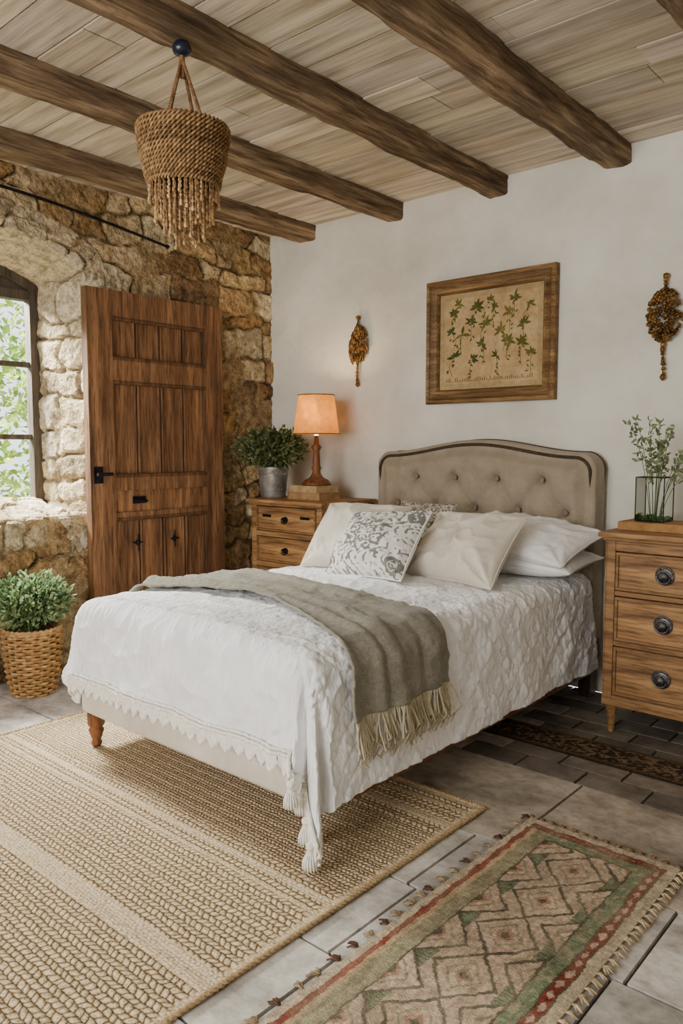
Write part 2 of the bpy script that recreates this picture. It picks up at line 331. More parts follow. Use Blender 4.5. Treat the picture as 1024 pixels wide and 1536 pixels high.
# beams
bx=[(.26,.41),(.965,1.09),(1.64,1.755),(2.25,2.385),(2.93,3.07),(3.62,3.75),(4.3,4.43)]
for i,(a,b) in enumerate(bx):
    mb=MB();n=200;yv=np.linspace(0.0,RY,n);zb=H-.093
    cs=[];q=8
    for t in np.linspace(0,1,q): cs.append((a,H-(H-zb)*t))
    for t in np.linspace(0,1,q)[1:]: cs.append((a+(b-a)*t,zb))
    for t in np.linspace(0,1,q)[1:]: cs.append((b,zb+(H-zb)*t))
    cs=np.array(cs)
    P=np.zeros((n,len(cs),3));P[:,:,1]=yv[:,None]
    sidx=np.arange(len(cs))[None,:]*.03+i*3.1;o1=np.ones_like(sidx)
    wob=(vnoise(yv[:,None]*o1,sidx,.25,30+i)-.5)*.014+(vnoise(yv[:,None]*o1,sidx*1.5,.07,40+i)-.5)*.009
    corner=np.zeros(len(cs));corner[[q-1,2*q-2]]=-.007
    dirn=cs-np.array([(a+b)/2,H]);dirn/=np.linalg.norm(dirn,axis=1,keepdims=True)
    bow=(vnoise(yv,yv*0,1.3,60+i)-.5)*.02*sstep(-yv/.5)
    P[:,:,0]=cs[None,:,0]+dirn[None,:,0]*(wob+corner)+bow[:,None]
    P[:,:,2]=cs[None,:,1]+np.minimum(dirn[None,:,1]*(wob+corner),.01)
    P[:,0,2]=H+.005;P[:,-1,2]=H+.005
    cv=(.7+.55*vnoise(yv[:,None]*o1,sidx,.12,70+i))[...,None]*np.ones(3)
    mb.grid(P,cv);mb.obj('trim_%d'%(i+3),M_beam,kind='structure',label='rough hewn weathered wooden ceiling beam')
# floor
mb=MB();r=random.Random(11);y=RY
def tile(x0,x1,y0,y1,base,g=.005,var=.1):
    c=np.array(lin(base)[:3])*r.uniform(1-var,1+var)*np.array([1,r.uniform(.98,1.01),r.uniform(.96,1.03)]);mb.box(x0+g,x1-g,y0+g,y1-g,-.05,r.uniform(-.0015,.0),c)
while y<-1.05-.01:
    w=.36 if y<-1.6 else (-1.05-y)
    w=min(w,-1.05-y);x=-.5-r.uniform(0,.5)
    near=y>-1.62
    while x<RX:
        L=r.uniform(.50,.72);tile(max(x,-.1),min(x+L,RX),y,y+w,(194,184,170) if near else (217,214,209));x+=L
    y+=w
y=-1.05
while y<0:
    x=-.2;w=.125
    while x<RX:
        L=.24 if (x>1.9) else .5
        x2=x+L;sh=0 if int(round(y/.125))%2 else -.12
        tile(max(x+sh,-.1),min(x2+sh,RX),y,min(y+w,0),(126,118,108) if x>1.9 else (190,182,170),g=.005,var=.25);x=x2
    y+=w
mb.box(-.1,RX,RY,0,-.1,-.012,lin((96,88,78))[:3])
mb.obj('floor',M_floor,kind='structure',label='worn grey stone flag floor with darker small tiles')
# window
mb=MB();xw=-.40
def wpath(ins):
    y0,y1=oy0-.08-ins,oy1+.08+ins;R2=Rr-.08-ins;z0=oz0+.02+ins;p=[(y0,z0)]
    zsp=zc+math.sqrt(R2**2-(y0-ymid)**2);p.append((y0,zsp))
    b0=math.atan2(zsp-zc,y0-ymid);b1=pi-b0
    for t in np.linspace(b0,b1,24)[1:]: p.append((ymid+R2*math.cos(t),zc+R2*math.sin(t)))
    p.append((y1,z0));return np.array(p)
po,pi_=wpath(-.02),wpath(.05);k=len(po)
ring=np.zeros((k,4,3))
for j,(pp,xx) in enumerate(((po,xw-.03),(po,xw+.03),(pi_,xw+.03),(pi_,xw-.03))): ring[:,j,0]=xx;ring[:,j,1:]=pp
mb.grid(ring,cu=True,cv=True)
mb.box(xw-.02,xw+.02,ymid-.03,ymid+.03,oz0+.05,oza-.1)
zt_=2.0
mb.box(xw-.03,xw+.035,oy1+.1,oy0-.1,zt_,zt_+.05)
top=[p for p in wpath(.0) if p[1]>zt_+.02];top=[(oy0-.08,zt_+.02)]+[tuple(p) for p in top]+[(oy1+.08,zt_+.02)]
for xx in (xw-.01,xw+.012): mb.add([(xx,p[0],p[1]) for p in top],[tuple(range(len(top)))])
for zz in (1.25,1.65): mb.box(xw-.015,xw+.015,oy1+.1,oy0-.1,zz-.014,zz+.014)
wo=mb.obj('window_1',M_win,kind='structure',label='dark timber casement window with small panes')
mb=MB();g=wpath(.03);mb.add(np.c_[np.full(len(g),xw-.02),g],[tuple(range(len(g)))]);mb.obj('window_pane',M_glass,parent=wo)
mb=MB()
for a in np.linspace(wx0,wx1,5): mb.box(a-.03,a+.03,RY-.11,RY-.06,wz0,wz1)
for zz in (wz0,1.45,wz1): mb.box(wx0,wx1,RY-.11,RY-.06,zz-.025,zz+.025)
mb.obj('window_2',M_win,kind='structure',label='unseen wide dark timber window added for fill light')  # out-of-view window, added to go with the front fill lamp
# outside greenery
mb=MB();r=np.random.RandomState(3)
for i in range(20000):
    c=np.array([-2.0-2.0*r.rand(),-3.0+4.8*r.rand(),-.6+3.9*r.rand()])
    if vnoise(c[1],c[2],.35,77)<.26: continue
    g=r.rand();colr=np.array(lin((126+84*g,166+60*g,76+60*g))[:3])
    mb.leaf(c,r.randn(3),r.randn(3),r.uniform(.05,.11),r.uniform(.03,.055),colr)
mb.obj('garden_shrubs',M_shrub,kind='stuff',label='sunlit green garden foliage outside the window',cat='shrub')
mb=MB();mb.box(-8,-.46,-8,4,-.9,-.8,lin((120,150,80))[:3]);mb.obj('garden_ground',M_leaf,kind='stuff',label='green lawn outside the window',cat='lawn')
# iron rod
mb=MB();t=np.linspace(0,1,40);yy=-.848-1.5*t
zz=2.341+.11*np.sin(t*pi*.62);mb.tube(np.stack([.040+0*t,yy,zz],1),.008,8)
mb.ball((.040,-.848,2.341),.013,8)
mb.obj('iron_rod',M_dark,label='thin curved black iron rod fixed to stone wall',cat='rod',smooth=True)
# ------------------------------------------------------------ door
mb=MB();DY0,DY1,DT=-1.415,-.505,2.03;xb0,xb1=.055,.105
def db(y0,y1,z0,z1,x1,c=1.0,x0=None): mb.box(xb0 if x0 is None else x0,x1,y0,y1,z0,z1,(c,c,c))
sy0,sy1=-1.265,-.635
db(DY0,sy0,0.01,DT,xb1,1.0);db(sy1,DY1,0.01,DT,xb1,.88)
for z0,z1 in ((1.885,DT),(1.545,1.67),(.955,1.035),(.80,.835),(.01,.14)): db(sy0,sy1,z0,z1,xb1-.003,.98)
def boards(z0,z1,n,rec=.026):
    w=(sy1-sy0)/n
    for i in range(n):
        a=sy0+i*w;c=random.uniform(.85,1.25)
        db(a+.004,a+w-.004,z0,z1,xb1-rec,c)
    for i in range(n+1):
        a=sy0+i*w
        if i in (0,n): mb.tube([(xb1-.016,a,z0),(xb1-.016,a,z1)],.011,8,col=(.5,)*3)
        else:
            for o in (-.011,.011): mb.tube([(xb1-rec+.004,a+o,z0),(xb1-rec+.004,a+o,z1)],.008,8,col=(.72,)*3)
            mb.box(xb0,xb1-rec+.002,a-.005,a+.005,z0,z1,(.12,)*3)
    for zz in (z0,z1): mb.tube([(xb1-.012,sy0,zz),(xb1-.012,sy1,zz)],.013,8,col=(.6,)*3)
boards(1.67,1.885,4);boards(1.035,1.545,4);boards(.14,.80,4)
db(sy0,sy1,.835,.955,xb1-.018,1.15)
db(sy0,sy1,.0+.14,1.9,xb0+.012,.4)
door=mb.obj('door_1',M_door,kind='structure',label='old brown paneled wooden door with black iron fittings')
mb=MB();mb.box(xb1,xb1+.008,-1.395,-1.345,1.0,1.09);mb.tube([(xb1,-1.37,1.05),(xb1+.045,-1.37,1.05)],.009,8);mb.tube([(xb1+.045,-1.40,1.05),(xb1+.045,-1.31,1.05)],.010,8);mb.obj('handle',M_dark,parent=door,label='black iron latch handle')
mb=MB();mb.box(xb1-.016,xb1-.006,-1.15,-1.07,.88,.92);mb.tube([(xb1-.01,-1.14,.90),(xb1+.03,-1.13,.895),(xb1+.03,-1.09,.895),(xb1-.01,-1.08,.90)],.008,8);mb.obj('handle',M_dark,parent=door)
for yy in (-1.12,-.87):
    mb=MB();mb.lathe([(0,0),(.018,0),(.014,.008),(0,.012)],seg=4);mb.xf(Matrix.Translation((xb1-.02,yy,.66))@Matrix.Rotation(pi/2,4,'Y')@Matrix.Scale(1.5,4,(1,0,0)))
    mb.tube([(xb1-.016,yy,.61),(xb1-.016,yy,.71)],.004,6);mb.tube([(xb1-.016,yy-.03,.66),(xb1-.016,yy+.03,.66)],.004,6);mb.obj('iron_stud',M_dark,parent=door)
# ------------------------------------------------------------ bed
bed=empty('bed',(1.68,-1.05,0),'upholstered linen bed with tufted camelback headboard and turned wooden legs','bed')
XA,XB,YF,YH=1.04,2.33,-2.075,-.16
mb=MB();mb.box(1.06,2.31,-2.055,-.17,.15,.36);mb.obj('bed_base',M_base,parent=bed,bevel=.025,bseg=4,smooth=True,label='cream upholstered bed base')
for xa_ in (2.285,1.045):
    mb=MB();mb.box(xa_,xa_+.04,-1.98,-.17,.125,.16);mb.obj('side_rail',M_leg,parent=bed,bevel=.004)
mb=MB();mb.box(1.07,2.30,-2.045,-.175,.36,.58);mb.obj('mattress',M_pill,parent=bed,bevel=.06,bseg=5,smooth=True)
legp=[(0,.016),(.018,.016),(.022,.028),(.017,.04),(.021,.05),(.030,.08),(.024,.09),(.034,.105),(.034,.15)]
for x,y in ((1.10,-2.01),(2.27,-2.01)):
    mb=MB();mb.lathe(legp,(x,y,0),20);mb.obj('leg',M_leg,parent=bed,smooth=True)
hx=1.675;hw=.645;ztop=1.232;zsh=1.170
def hz(a,ins=0):
    z=zsh+(ztop-zsh)*(.5+.5*math.cos(min(a/.56,1)*pi))-ins
    rc=.085-ins*.4;h2=hw-ins
    if a>h2-rc: z=zsh-ins-rc+math.sqrt(max(rc**2-(a-(h2-rc))**2,0))
    return z
def htop(x): return hz(abs(x-hx))
nx_,nz_=200,120
xs=hx+hw*np.sin(np.linspace(-pi/2,pi/2,nx_))
tp=np.array([htop(x) for x in xs]);z0=.28
btn=[(hx+(i-1.5)*.25+.0,1.035) for i in range(4)]+[(hx+(i-2)*.25,.88) for i in range(5)]+[(hx+(i-1.5)*.25,.725) for i in range(4)]
XX=np.tile(xs[:,None],(1,nz_));T=np.linspace(0,1,nz_)[None,:]*np.ones((nx_,1));ZZ=z0+(tp[:,None]-z0)*T
edge=np.minimum(hw-np.abs(XX-hx),np.maximum(tp[:,None]-ZZ,0))
inner=sstep((edge-.04)/.06)
dd=np.full(XX.shape,9.)
for bx_,bz_ in btn: dd=np.minimum(dd,np.hypot(XX-bx_,ZZ-bz_))
dip=np.exp(-(dd/.022)**2)*.034+np.exp(-(dd/.07)**2)*.024
pl=np.zeros(XX.shape)
for i,(ax,az) in enumerate(btn):
    for bx_,bz_ in btn[i+1:]:
        if .1<abs(ax-bx_)<.15 and .1<abs(az-bz_)<.2:
            vx,vz=bx_-ax,bz_-az;L2=vx*vx+vz*vz;t=np.clip(((XX-ax)*vx+(ZZ-az)*vz)/L2,0,1)
            q=np.hypot(XX-ax-t*vx,ZZ-az-t*vz);pl=np.maximum(pl,np.exp(-(q/.008)**2)*.010+np.exp(-(q/.035)**2)*.012)
for bx_,bz_ in btn[:4]:
    q=np.abs(XX-bx_);pl=np.maximum(pl,np.exp(-(q/.009)**2)*.005*(ZZ>bz_)*sstep((1.16-ZZ)/.1))
for bx_,bz_ in btn:
    rr_=np.hypot(XX-bx_,ZZ-bz_);an=np.arctan2(ZZ-bz_,XX-bx_);pl=pl+.003*np.sin(an*7+bx_*40)*np.exp(-((rr_-.035)/.025)**2)
yf=-.135-inner*.040+inner*(dip+pl)-.012*np.sqrt(np.clip(edge/.012,0,1))
P=np.stack([XX,yf,ZZ],-1)
hb=MB();hb.grid(P)
loop=[(x,htop(x)) for x in xs];loop=[(xs[0],z0)]+loop+[(xs[-1],z0)]
S=np.array([[(x,-.135,z),(x,-.05,z),(x,-.035,z-.0)] for x,z in loop]);hb.grid(S)
bk=[(xs[0],-.035,z0)]+[(x,-.035,htop(x)) for x in xs]+[(xs[-1],-.035,z0)];hb.add(bk,[tuple(range(len(bk)))])
hbo=hb.obj('headboard',M_linen,parent=bed,smooth=True,label='beige linen tufted camelback headboard')
def inset(ins,y):
    p=[(x,y,hz(abs(x-hx),ins)) for x in hx+(hw-ins)*np.sin(np.linspace(-pi/2,pi/2,140))]
    return [(p[0][0],y,.4)]+[(p[0][0],y,.4+(p[0][2]-.4)*t) for t in (.3,.6,.9)]+p+[(p[-1][0],y,.4+(p[-1][2]-.4)*t) for t in (.9,.6,.3)]+[(p[-1][0],y,.4)]
M_cord=mat('cord',(52,42,32),(84,70,54),scale=(80,80,80),rough=.9,bump=.3)
mb=MB();mb.tube(inset(.024,-.152),.0078,8);mb.obj('piping',M_cord,parent=hbo,smooth=True,label='dark brown cord piping')
mb=MB();mb.tube(inset(.0,-.040),.005,8);mb.obj('piping',M_cord,parent=hbo,smooth=True)
for bx_,bz_ in btn:
    mb=MB();mb.ball((bx_,-.142,bz_),.014,12,(1,.6,1),(.8,.74,.64));mb.obj('button',M_linen,parent=hbo,smooth=True)
for x in (1.06,2.28):
    mb=MB();mb.box(x-.03,x+.03,-.12,-.05,0,.3);mb.obj('leg',M_dkleg,parent=bed,bevel=.003)
# ---- drape function
def ridge(x,y,s,seed): return 1-2*np.abs(vnoise(x,y,s,seed)-.5)
def drape(Xc,Yc,lift=0,z0=.60,r=.07,fl=.10,seed=50,wr=1.0,fold=1.0,quilt=1.0):
    Xc=np.asarray(Xc,float);Yc=np.asarray(Yc,float)
    xa,xb,yf_=XA+r,XB-r,YF+r
    dx=np.where(Xc>xb,Xc-xb,np.where(Xc<xa,Xc-xa,0));dy=np.where(Yc<yf_,Yc-yf_,0)
    L=np.hypot(dx,dy);Ls=np.maximum(L,1e-6);ux,uy=dx/Ls,dy/Ls
    arc=r*pi/2;th=np.clip(L/r,0,pi/2);ext=np.maximum(L-arc,0)
    cornerness=np.minimum(abs(ux),abs(uy))*1.6
    ang=np.arctan2(uy,ux)
    out=(r+lift)*np.sin(th)+ext*fl
    s_along=np.where(abs(ux)>abs(uy),Yc,Xc)
    wave=(.006*np.sin(s_along*14+1.3*np.sin(s_along*7))+.012*(vnoise(s_along,ext*.25,.09,seed+7)-.5))*sstep(ext/.2)*(1-np.clip(cornerness,0,1))
    cf=.16*ext*np.cos(ang*11+.6)*np.clip(cornerness,0,1)
    out=out+(wave+cf)*fold
    z=z0-r+(r+lift)*np.cos(th)-ext*math.sqrt(1-fl*fl)
    cx=np.clip(Xc,xa,xb);cy=np.maximum(Yc,yf_)
    px=cx+ux*out;py=cy+uy*out
    puff=.03*np.clip(1-((Xc-1.685)/.62)**2,0,1)
    wv=.03*vnoise(Xc,Yc,.12,77)+.015*vnoise(Xc,Yc,.04,78)
    q1=np.abs(np.sin(pi*(Xc+Yc*.9+wv)/.075));q2=np.abs(np.sin(pi*(Xc*.5-Yc*1.0+wv*1.5)/.09))
    qu=((sstep(np.minimum(q1,q2)/.5)-.6)*.0022+(sstep(q1/.4)-.7)*.0012)*sstep((Xc-1.9)/.4)*quilt
    nz=(vnoise(Xc,Yc,.10,seed)-.5)*.012+(ridge(Xc+Yc*.6,Yc-Xc*.2,.11,seed+1)**3-.4)*.006+(ridge(Xc*1.4-Yc*.4,Yc*.8,.045,seed+2)**2-.5)*.0042+(ridge(Xc*2.2,Yc*.5,.03,seed+3)**2-.5)*.0022+qu
    z=z+puff*(ext<=0)*(1-th/(pi/2))+nz*wr*np.cos(th)
    px=px+ux*nz*wr*1.3*np.sin(th);py=py+uy*nz*wr*1.3*np.sin(th)
    return np.stack([px,py,z],-1)
LR,LF,LL=.475,.335,.235
xs=np.linspace(XA+.07-LL,XB-.07+LR,300);ys=np.linspace(YF+.07-LF,-.17,340)
XX,YY=np.meshgrid(xs,ys,indexing='ij')
P=drape(XX,YY)
mb=MB();mb.grid(P)
bs=mb.obj('bedspread',M_white,smooth=True,solid=.005,label='white crinkled cotton bedspread with scalloped lace hem on bed',cat='bedspread')
mb=MB();hy=YF+.07-LF
hem=drape(np.linspace(xs[0],xs[-1],900),np.full(900,hy))
hem2=drape(np.full(160,xs[-1]),np.linspace(hy,hy+.16,160))
def lace(h):
    s=np.r_[0,np.cumsum(np.linalg.norm(np.diff(h,axis=0),axis=1))]
    pitch=.054;cnt=int(s[-1]/pitch)
    for i in range(cnt):
        a=s[-1]*i/cnt;b=s[-1]*(i+1)/cnt
        tt=np.linspace(a,b,9);top=np.stack([np.interp(tt,s,h[:,j]) for j in range(3)],1)
        u=np.linspace(-1,1,9);dep=.012+.034*(1-np.abs(u)**1.5)
        tan=top[-1]-top[0];nn=np.cross(tan,[0,0,1]);nn/=np.linalg.norm(nn)+1e-9
        if nn[1]>0 and abs(nn[1])>.3: nn=-nn
        bot=top.copy();bot[:,2]-=dep
        top2=top.copy();top2[:,2]+=.014
        mid=top.copy();mid[:,2]-=dep*.5
        mb.grid(np.stack([top2+nn*.008,mid+nn*.009,bot+nn*.007],1))
        mb.tube(bot+nn*.008,.0036,5)
        mb.ball(bot[4]+nn*.008,.007,6)
    mb.tube(h+np.array([0,-.008,.008]),.005,5)
    mb.tube(h+np.array([0,-.008,.022]),.003,5)
lace(hem[:-12]);lace(hem2)
mb.obj('lace_trim',M_lace,parent=bs,solid=.002)
def tassel(p,L=.07,r=.016,name='tassel',par=None,mt=None):
    mb=MB();p=np.array(p,float)
    mb.ball(p,r*.8,10)
    mb.lathe([(r*.5,-r*.5),(r*.75,-r),(r*.6,-r*1.4),(r*1.1,-L*.7),(r*1.25,-L),(0,-L*.98)],p,14)
    for i in range(16):
        a=i*pi/8;mb.tube([p+np.array([math.cos(a)*r*.6,math.sin(a)*r*.6,-r*1.3]),p+np.array([math.cos(a)*r*1.2,math.sin(a)*r*1.2,-L*.7]),p+np.array([math.cos(a+.1)*r*1.35,math.sin(a)*r*1.35,-L*1.05])],.0025,5)
    return mb.obj(name,mt or M_lace,parent=par,smooth=True)
cp=hem[-1]
for i in (-150,-105,-60):
    q=hem[i];tassel(q+np.array([-.0,-.018,-.012]),.06,.016,par=bs)
tassel(cp+np.array([-.03,-.012,.035]),.06,.017,par=bs)
# ---- throw
nX,nT=190,90
Xs=np.linspace(XA-.0,XB-.07+.11+.135,nX)
bk=np.interp(Xs,[1.0,1.3,2.0,2.33,2.6],[-1.36,-1.34,-1.40,-1.42,-1.42])
ft=np.interp(Xs,[1.0,1.4,1.72,2.1,2.33,2.6],[-1.83,-1.72,-1.70,-1.82,-1.93,-1.95])
ft=np.convolve(np.pad(ft,12,'edge'),np.ones(25)/25,'valid')
T=np.linspace(0,1,nT)
XX=np.tile(Xs[:,None],(1,nT));YY=bk[:,None]+(ft-bk)[:,None]*T[None]
P=drape(XX,YY,lift=.016,wr=1.0,quilt=0)
fold=.012*sstep(np.sin(T[None]*15+2.2*np.sin(XX*2.2)+1.5*vnoise(XX,T[None]*np.ones_like(XX),.3,66)))+.014*np.exp(-((T[None]-.82+.1*np.sin(XX*3))/.05)**2)+.006*vnoise(XX,YY,.06,67)
over=sstep((XX-(XB-.07))/.07)
P[...,2]+=fold*(1-over);P[...,0]+=fold*over*1.4
mb=MB();mb.grid(P)
th=mb.obj('throw_blanket',M_throw,smooth=True,solid=.008,label='grey-green woven throw blanket with fringe draped over bed',cat='blanket')
mb=MB();r=np.random.RandomState(8)
hemt=P[-1]
for i in range(110):
    q=hemt[int(i/110*(nT-1))]+np.array([.004,0,.0]);L=r.uniform(.10,.15);d=r.randn(3)*.012;d2=r.randn(3)*.02
    mb.tube([q,q+np.array([.004+abs(d[0])*.4,d[1],-L*.35]),q+np.array([.008+abs(d[0]),d[1]*1.5,-L*.7]),q+np.array([abs(d2[0])*.6,d2[1],-L])],[.003,.0034,.003,.002],5)
mb.obj('fringe',M_fringe,parent=th,kind='stuff',label='pale knotted wool fringe')
# ---- pillows
def pillow(w,h,t,loc,rot,mt,label,seed=0,cat='pillow',group=None,colf=None,pinch=.085,wr=1,n=80):
    u=np.sin(np.linspace(-pi/2,pi/2,n));U_,V_=np.meshgrid(u,u,indexing='ij')
    X=U_*w/2*(1-pinch*(1-np.abs(V_)**3));Y=V_*h/2*(1-pinch*(1-np.abs(U_)**3))
    rcn=np.clip((np.abs(U_)+np.abs(V_)-1.75)/.25,0,1)**2*.035;X=X*(1-rcn);Y=Y*(1-rcn)
    ed=1-np.maximum(abs(U_),abs(V_))
    T_=t/2*(np.clip((1-np.abs(U_)**2.2)*(1-np.abs(V_)**2.2),0,1))**.50*(1-.14*V_)
    nz=((vnoise(X,Y,.14,seed)-.5)*.026+(ridge(X*1.3+Y*.5,Y-X*.6,.12,seed+1)**3-.4)*.016+(ridge(X*.6-Y*1.2,Y*.6+X,.07,seed+2)**4-.3)*.008)*wr*sstep(ed*3.5)
    for cx_,cy_ in ((1,1),(1,-1),(-1,1),(-1,-1)):
        dx,dy=cx_*w/2-X,cy_*h/2-Y;rr=np.hypot(dx,dy);ph=np.arctan2(np.abs(dy),np.abs(dx));nz=nz+.009*np.sin(ph*11+seed)*np.exp(-((rr-.10)/.06)**2)*wr*sstep(ed*8)
    mb=MB();M=Matrix.Translation(loc)@Euler([math.radians(a) for a in rot],'XYZ').to_matrix().to_4x4()
    c=(1,1,1) if colf is None else colf(X,Y)
    bend=-.10*(X/w)**2*w*.6
    mb.grid(np.stack([X,Y,T_+nz+bend],-1),c);mb.grid(np.stack([X,Y,-T_+nz*.3+bend],-1)[::-1],(.97,.96,.93))
    idx=[(i,0) for i in range(0,n,2)]+[(n-1,j) for j in range(0,n,2)]+[(i,n-1) for i in range(n-1,-1,-2)]+[(0,j) for j in range(n-1,-1,-2)]
    e=[(X[i,j],Y[i,j],bend[i,j]) for i,j in idx];e2=[e[0]]
    for q in e[1:]:
        if math.dist(q,e2[-1])>.003: e2.append(q)
    if math.dist(e2[0],e2[-1])<.003: e2=e2[:-1]
    mb.tube(e2,.0035,6,closed=True,col=(.97,.96,.93))
    mb.xf(M)
    return mb.obj(cat,mt,smooth=True,label=label,cat=cat,group=group)
g1='white pillows by the headboard';g2='cushions on the bed'
pillow(.66,.40,.13,(2.08,-.40,.688),(4,0,2),M_pill,'white sleeping pillow at the bottom of a stack against headboard',1,group=g1,wr=.8)
pillow(.66,.42,.15,(2.085,-.40,.788),(16,5,-4),M_pill,'white sleeping pillow leaning on top against headboard',2,group=g1,wr=.8)
pillow(.62,.42,.14,(1.45,-.38,.75),(24,0,0),M_pill,'white sleeping pillow behind cushions against headboard',3,group=g1)
M_check=mat('check',(110,102,92),(190,182,168),scale=(90,90,90),detail=2,rough=.95,bump=.3,ramp=(.45,.55))
pillow(.34,.36,.10,(1.62,-.59,.79),(50,0,0),M_check,'small grey checked cushion behind the others',9,cat='cushion',group=g2)
pillow(.48,.39,.21,(1.985,-.74,.760),(46,0,-4),M_cream,'plain cream linen cushion leaning beside patterned cushion',4,cat='cushion',group=g2)
pillow(.48,.41,.21,(1.385,-.76,.765),(46,0,10),M_cream,'plain cream linen cushion leaning behind patterned cushion',5,cat='cushion',group=g2)
def pcol(X,Y):
    x,y=X+.012*(vnoise(X,Y,.03,211)-.5),Y+.012*(vnoise(X,Y,.03,212)-.5)
    rr=np.hypot(x*1.0,y*1.25);an=np.arctan2(y,x);d2=vnoise(X,Y,.011,202);d=vnoise(X,Y,.03,203)
    m=(np.abs(rr-.052-.008*np.cos(an*8))<.007)|(np.abs(rr-.10-.012*np.cos(an*12))<.009)|((rr<.045)&(np.cos(an*8)>.2)&(rr>.012))
    m=m|((rr>.06)&(rr<.09)&(np.cos(an*16)>.4))
    cx=np.abs(np.abs(x)-.185);cy=np.abs(np.abs(y)-.13);rc=np.hypot(cx,cy);m=m|((np.abs(rc-.03)<.007)|((rc<.02)&(rc>.008)))
    m=m|((rr>.118)&(np.abs(np.sin(x*70+3*np.sin(y*40)))<.36)&(d>.36))
    m=m&(d2>.26)
    m=m|((d2>.76)&(rr>.05))
    a=np.array(lin((228,224,216))[:3]);b=np.array(lin((124,121,117))[:3])
    return np.where(m[...,None],b,a)
M_print=mat('printcushion',(232,232,232),(255,255,255),scale=(40,40,40),rough=.95,bump=.3,attr=True,spec=.1)
pillow(.47,.37,.18,(1.665,-.95,.768),(50,-4,-3),M_print,'white cushion printed with grey ornamental pattern in front',6,cat='cushion',group=g2,colf=pcol,n=170,wr=.6)
# ------------------------------------------------------------ chests
def chest(name,x0,x1,yf_,yb,zt,drw,label,legh=.12,knob='round'):
    e=empty(name,((x0+x1)/2,(yf_+yb)/2,0),label,'nightstand',None)
    mb=MB();zb=legh
    mb.box(x0,x0+.035,yf_,yb,zb,zt-.03,(.9,)*3);mb.box(x1-.035,x1,yf_,yb,zb,zt-.03,(.9,)*3)
    mb.box(x0+.03,x1-.03,yb-.02,yb,zb,zt-.03,(.7,)*3)
    zz=[zt-.03]+[a for d in drw for a in d]+[zb]
    for a,b in zip(zz[::2],zz[1::2]):
        mb.box(x0+.035,x1-.035,yf_+.001,yf_+.03,b,a,(.88,)*3)
    mb.box(x0+.03,x1-.03,yf_+.03,yb-.02,zb,zb+.02,(.6,)*3)
    mb.box(x0+.035,x1-.035,yf_+.06,yb-.02,zt-.05,zt-.03,(.6,)*3)
    for xx,sg in ((x0,-1),(x1,1)):
        a_,b_=min(xx,xx+sg*.006),max(xx,xx+sg*.006)
        mb.box(a_,b_,yf_,yf_+.05,zb,zt-.03,(.95,)*3);mb.box(a_,b_,yb-.05,yb,zb,zt-.03,(.95,)*3)
        mb.box(a_,b_,yf_+.05,yb-.05,zb,zb+.05,(.95,)*3);mb.box(a_,b_,yf_+.05,yb-.05,zt-.08,zt-.03,(.95,)*3)
    mb.box(x0-.005,x1+.005,yf_-.006,yf_+.02,zb-.0,zb+.03,(.85,)*3)
    mb.obj('body',M_chest,parent=e,bevel=.003)
    mb=MB();mb.box(x0-.03,x1+.03,yf_-.03,yb+.01,zt-.022,zt,(1.02,)*3);mb.box(x0-.015,x1+.015,yf_-.015,yb,zt-.036,zt-.022,(.8,)*3);mb.obj('top',M_chest,parent=e,bevel=.005,bseg=3)
    for (za,zb2) in drw:
        mb=MB();c=random.uniform(.95,1.15);a,b=x0+.039,x1-.039
        mb.box(a,b,yf_+.004,yf_+.2,zb2+.004,za-.004,(c,)*3)
        for q in ((a,b,za-.016,za-.004),(a,b,zb2+.004,zb2+.016),(a,a+.012,zb2+.016,za-.016),(b-.012,b,zb2+.016,za-.016)): mb.box(q[0],q[1],yf_-.005,yf_+.006,q[2],q[3],(c*.7,)*3)
        d=mb.obj('drawer',M_chest,parent=e,bevel=.002)
        xc=(a+b)/2;zc_=(za+zb2)/2
        mb=MB();mb.lathe([(0,.0),(.036,0),(.038,.004),(.034,.007),(.032,.004),(.025,.009),(.012,.011),(.011,.016),(.019,.022),(.017,.03),(0,.033)] if knob=='round' else [(0,0),(.018,0),(.018,.005),(.008,.008),(.008,.016),(.012,.02),(0,.024)],seg=28)
        mb.xf(Matrix.Translation((xc,yf_+.004,zc_))@Matrix.Rotation(pi/2,4,'X'))
        if knob=='round':
            for k in range(18):
                a_=k*2*pi/18;mb.ball((xc+.031*math.cos(a_),yf_-.003,zc_+.031*math.sin(a_)),.0042,6)
        th_=np.linspace(0,2*pi,24,endpoint=False);R_=.025 if knob=='round' else .02
        mb.tube(np.stack([xc+R_*np.cos(th_),np.full(24,yf_-.014),zc_-.004+R_*(.8 if knob!='round' else 1)*np.sin(th_)],1),.0035,6,closed=True)
        mb.obj('knob',M_knob if knob=='round' else M_dark,parent=d,smooth=True,label='dark round metal ring pull')
    lp=[(0,0),(.012,0),(.014,.01),(.013,.03),(.020,.075),(.016,.085),(.024,.095),(.024,legh+.0)]
    for x in (x0+.028,x1-.028):
        for y in (yf_+.028,yb-.028):
            mb=MB();mb.lathe(lp,(x,y,0),14);mb.obj('leg',M_chest,parent=e,smooth=True)
    return e
ch2=chest('nightstand',2.53,3.0,-.50,-.05,.848,[(.77,.605),(.585,.395),(.375,.165)],'honey-brown wooden chest with ring pulls, holding glass planter')
ch1=chest('nightstand',.355,.915,-.50,-.05,.888,[(.85,.70),(.67,.52),(.49,.34),(.31,.16)],'honey-brown wooden chest holding lamp, books and potted herb',knob='small')
ZL=.888;ZR=.848
for x in (.48,.79):
    mb=MB();mb.box(x-.035,x+.035,-.502,-.497,.785,.800);mb.obj('slot_plate',M_dark,parent=ch1)
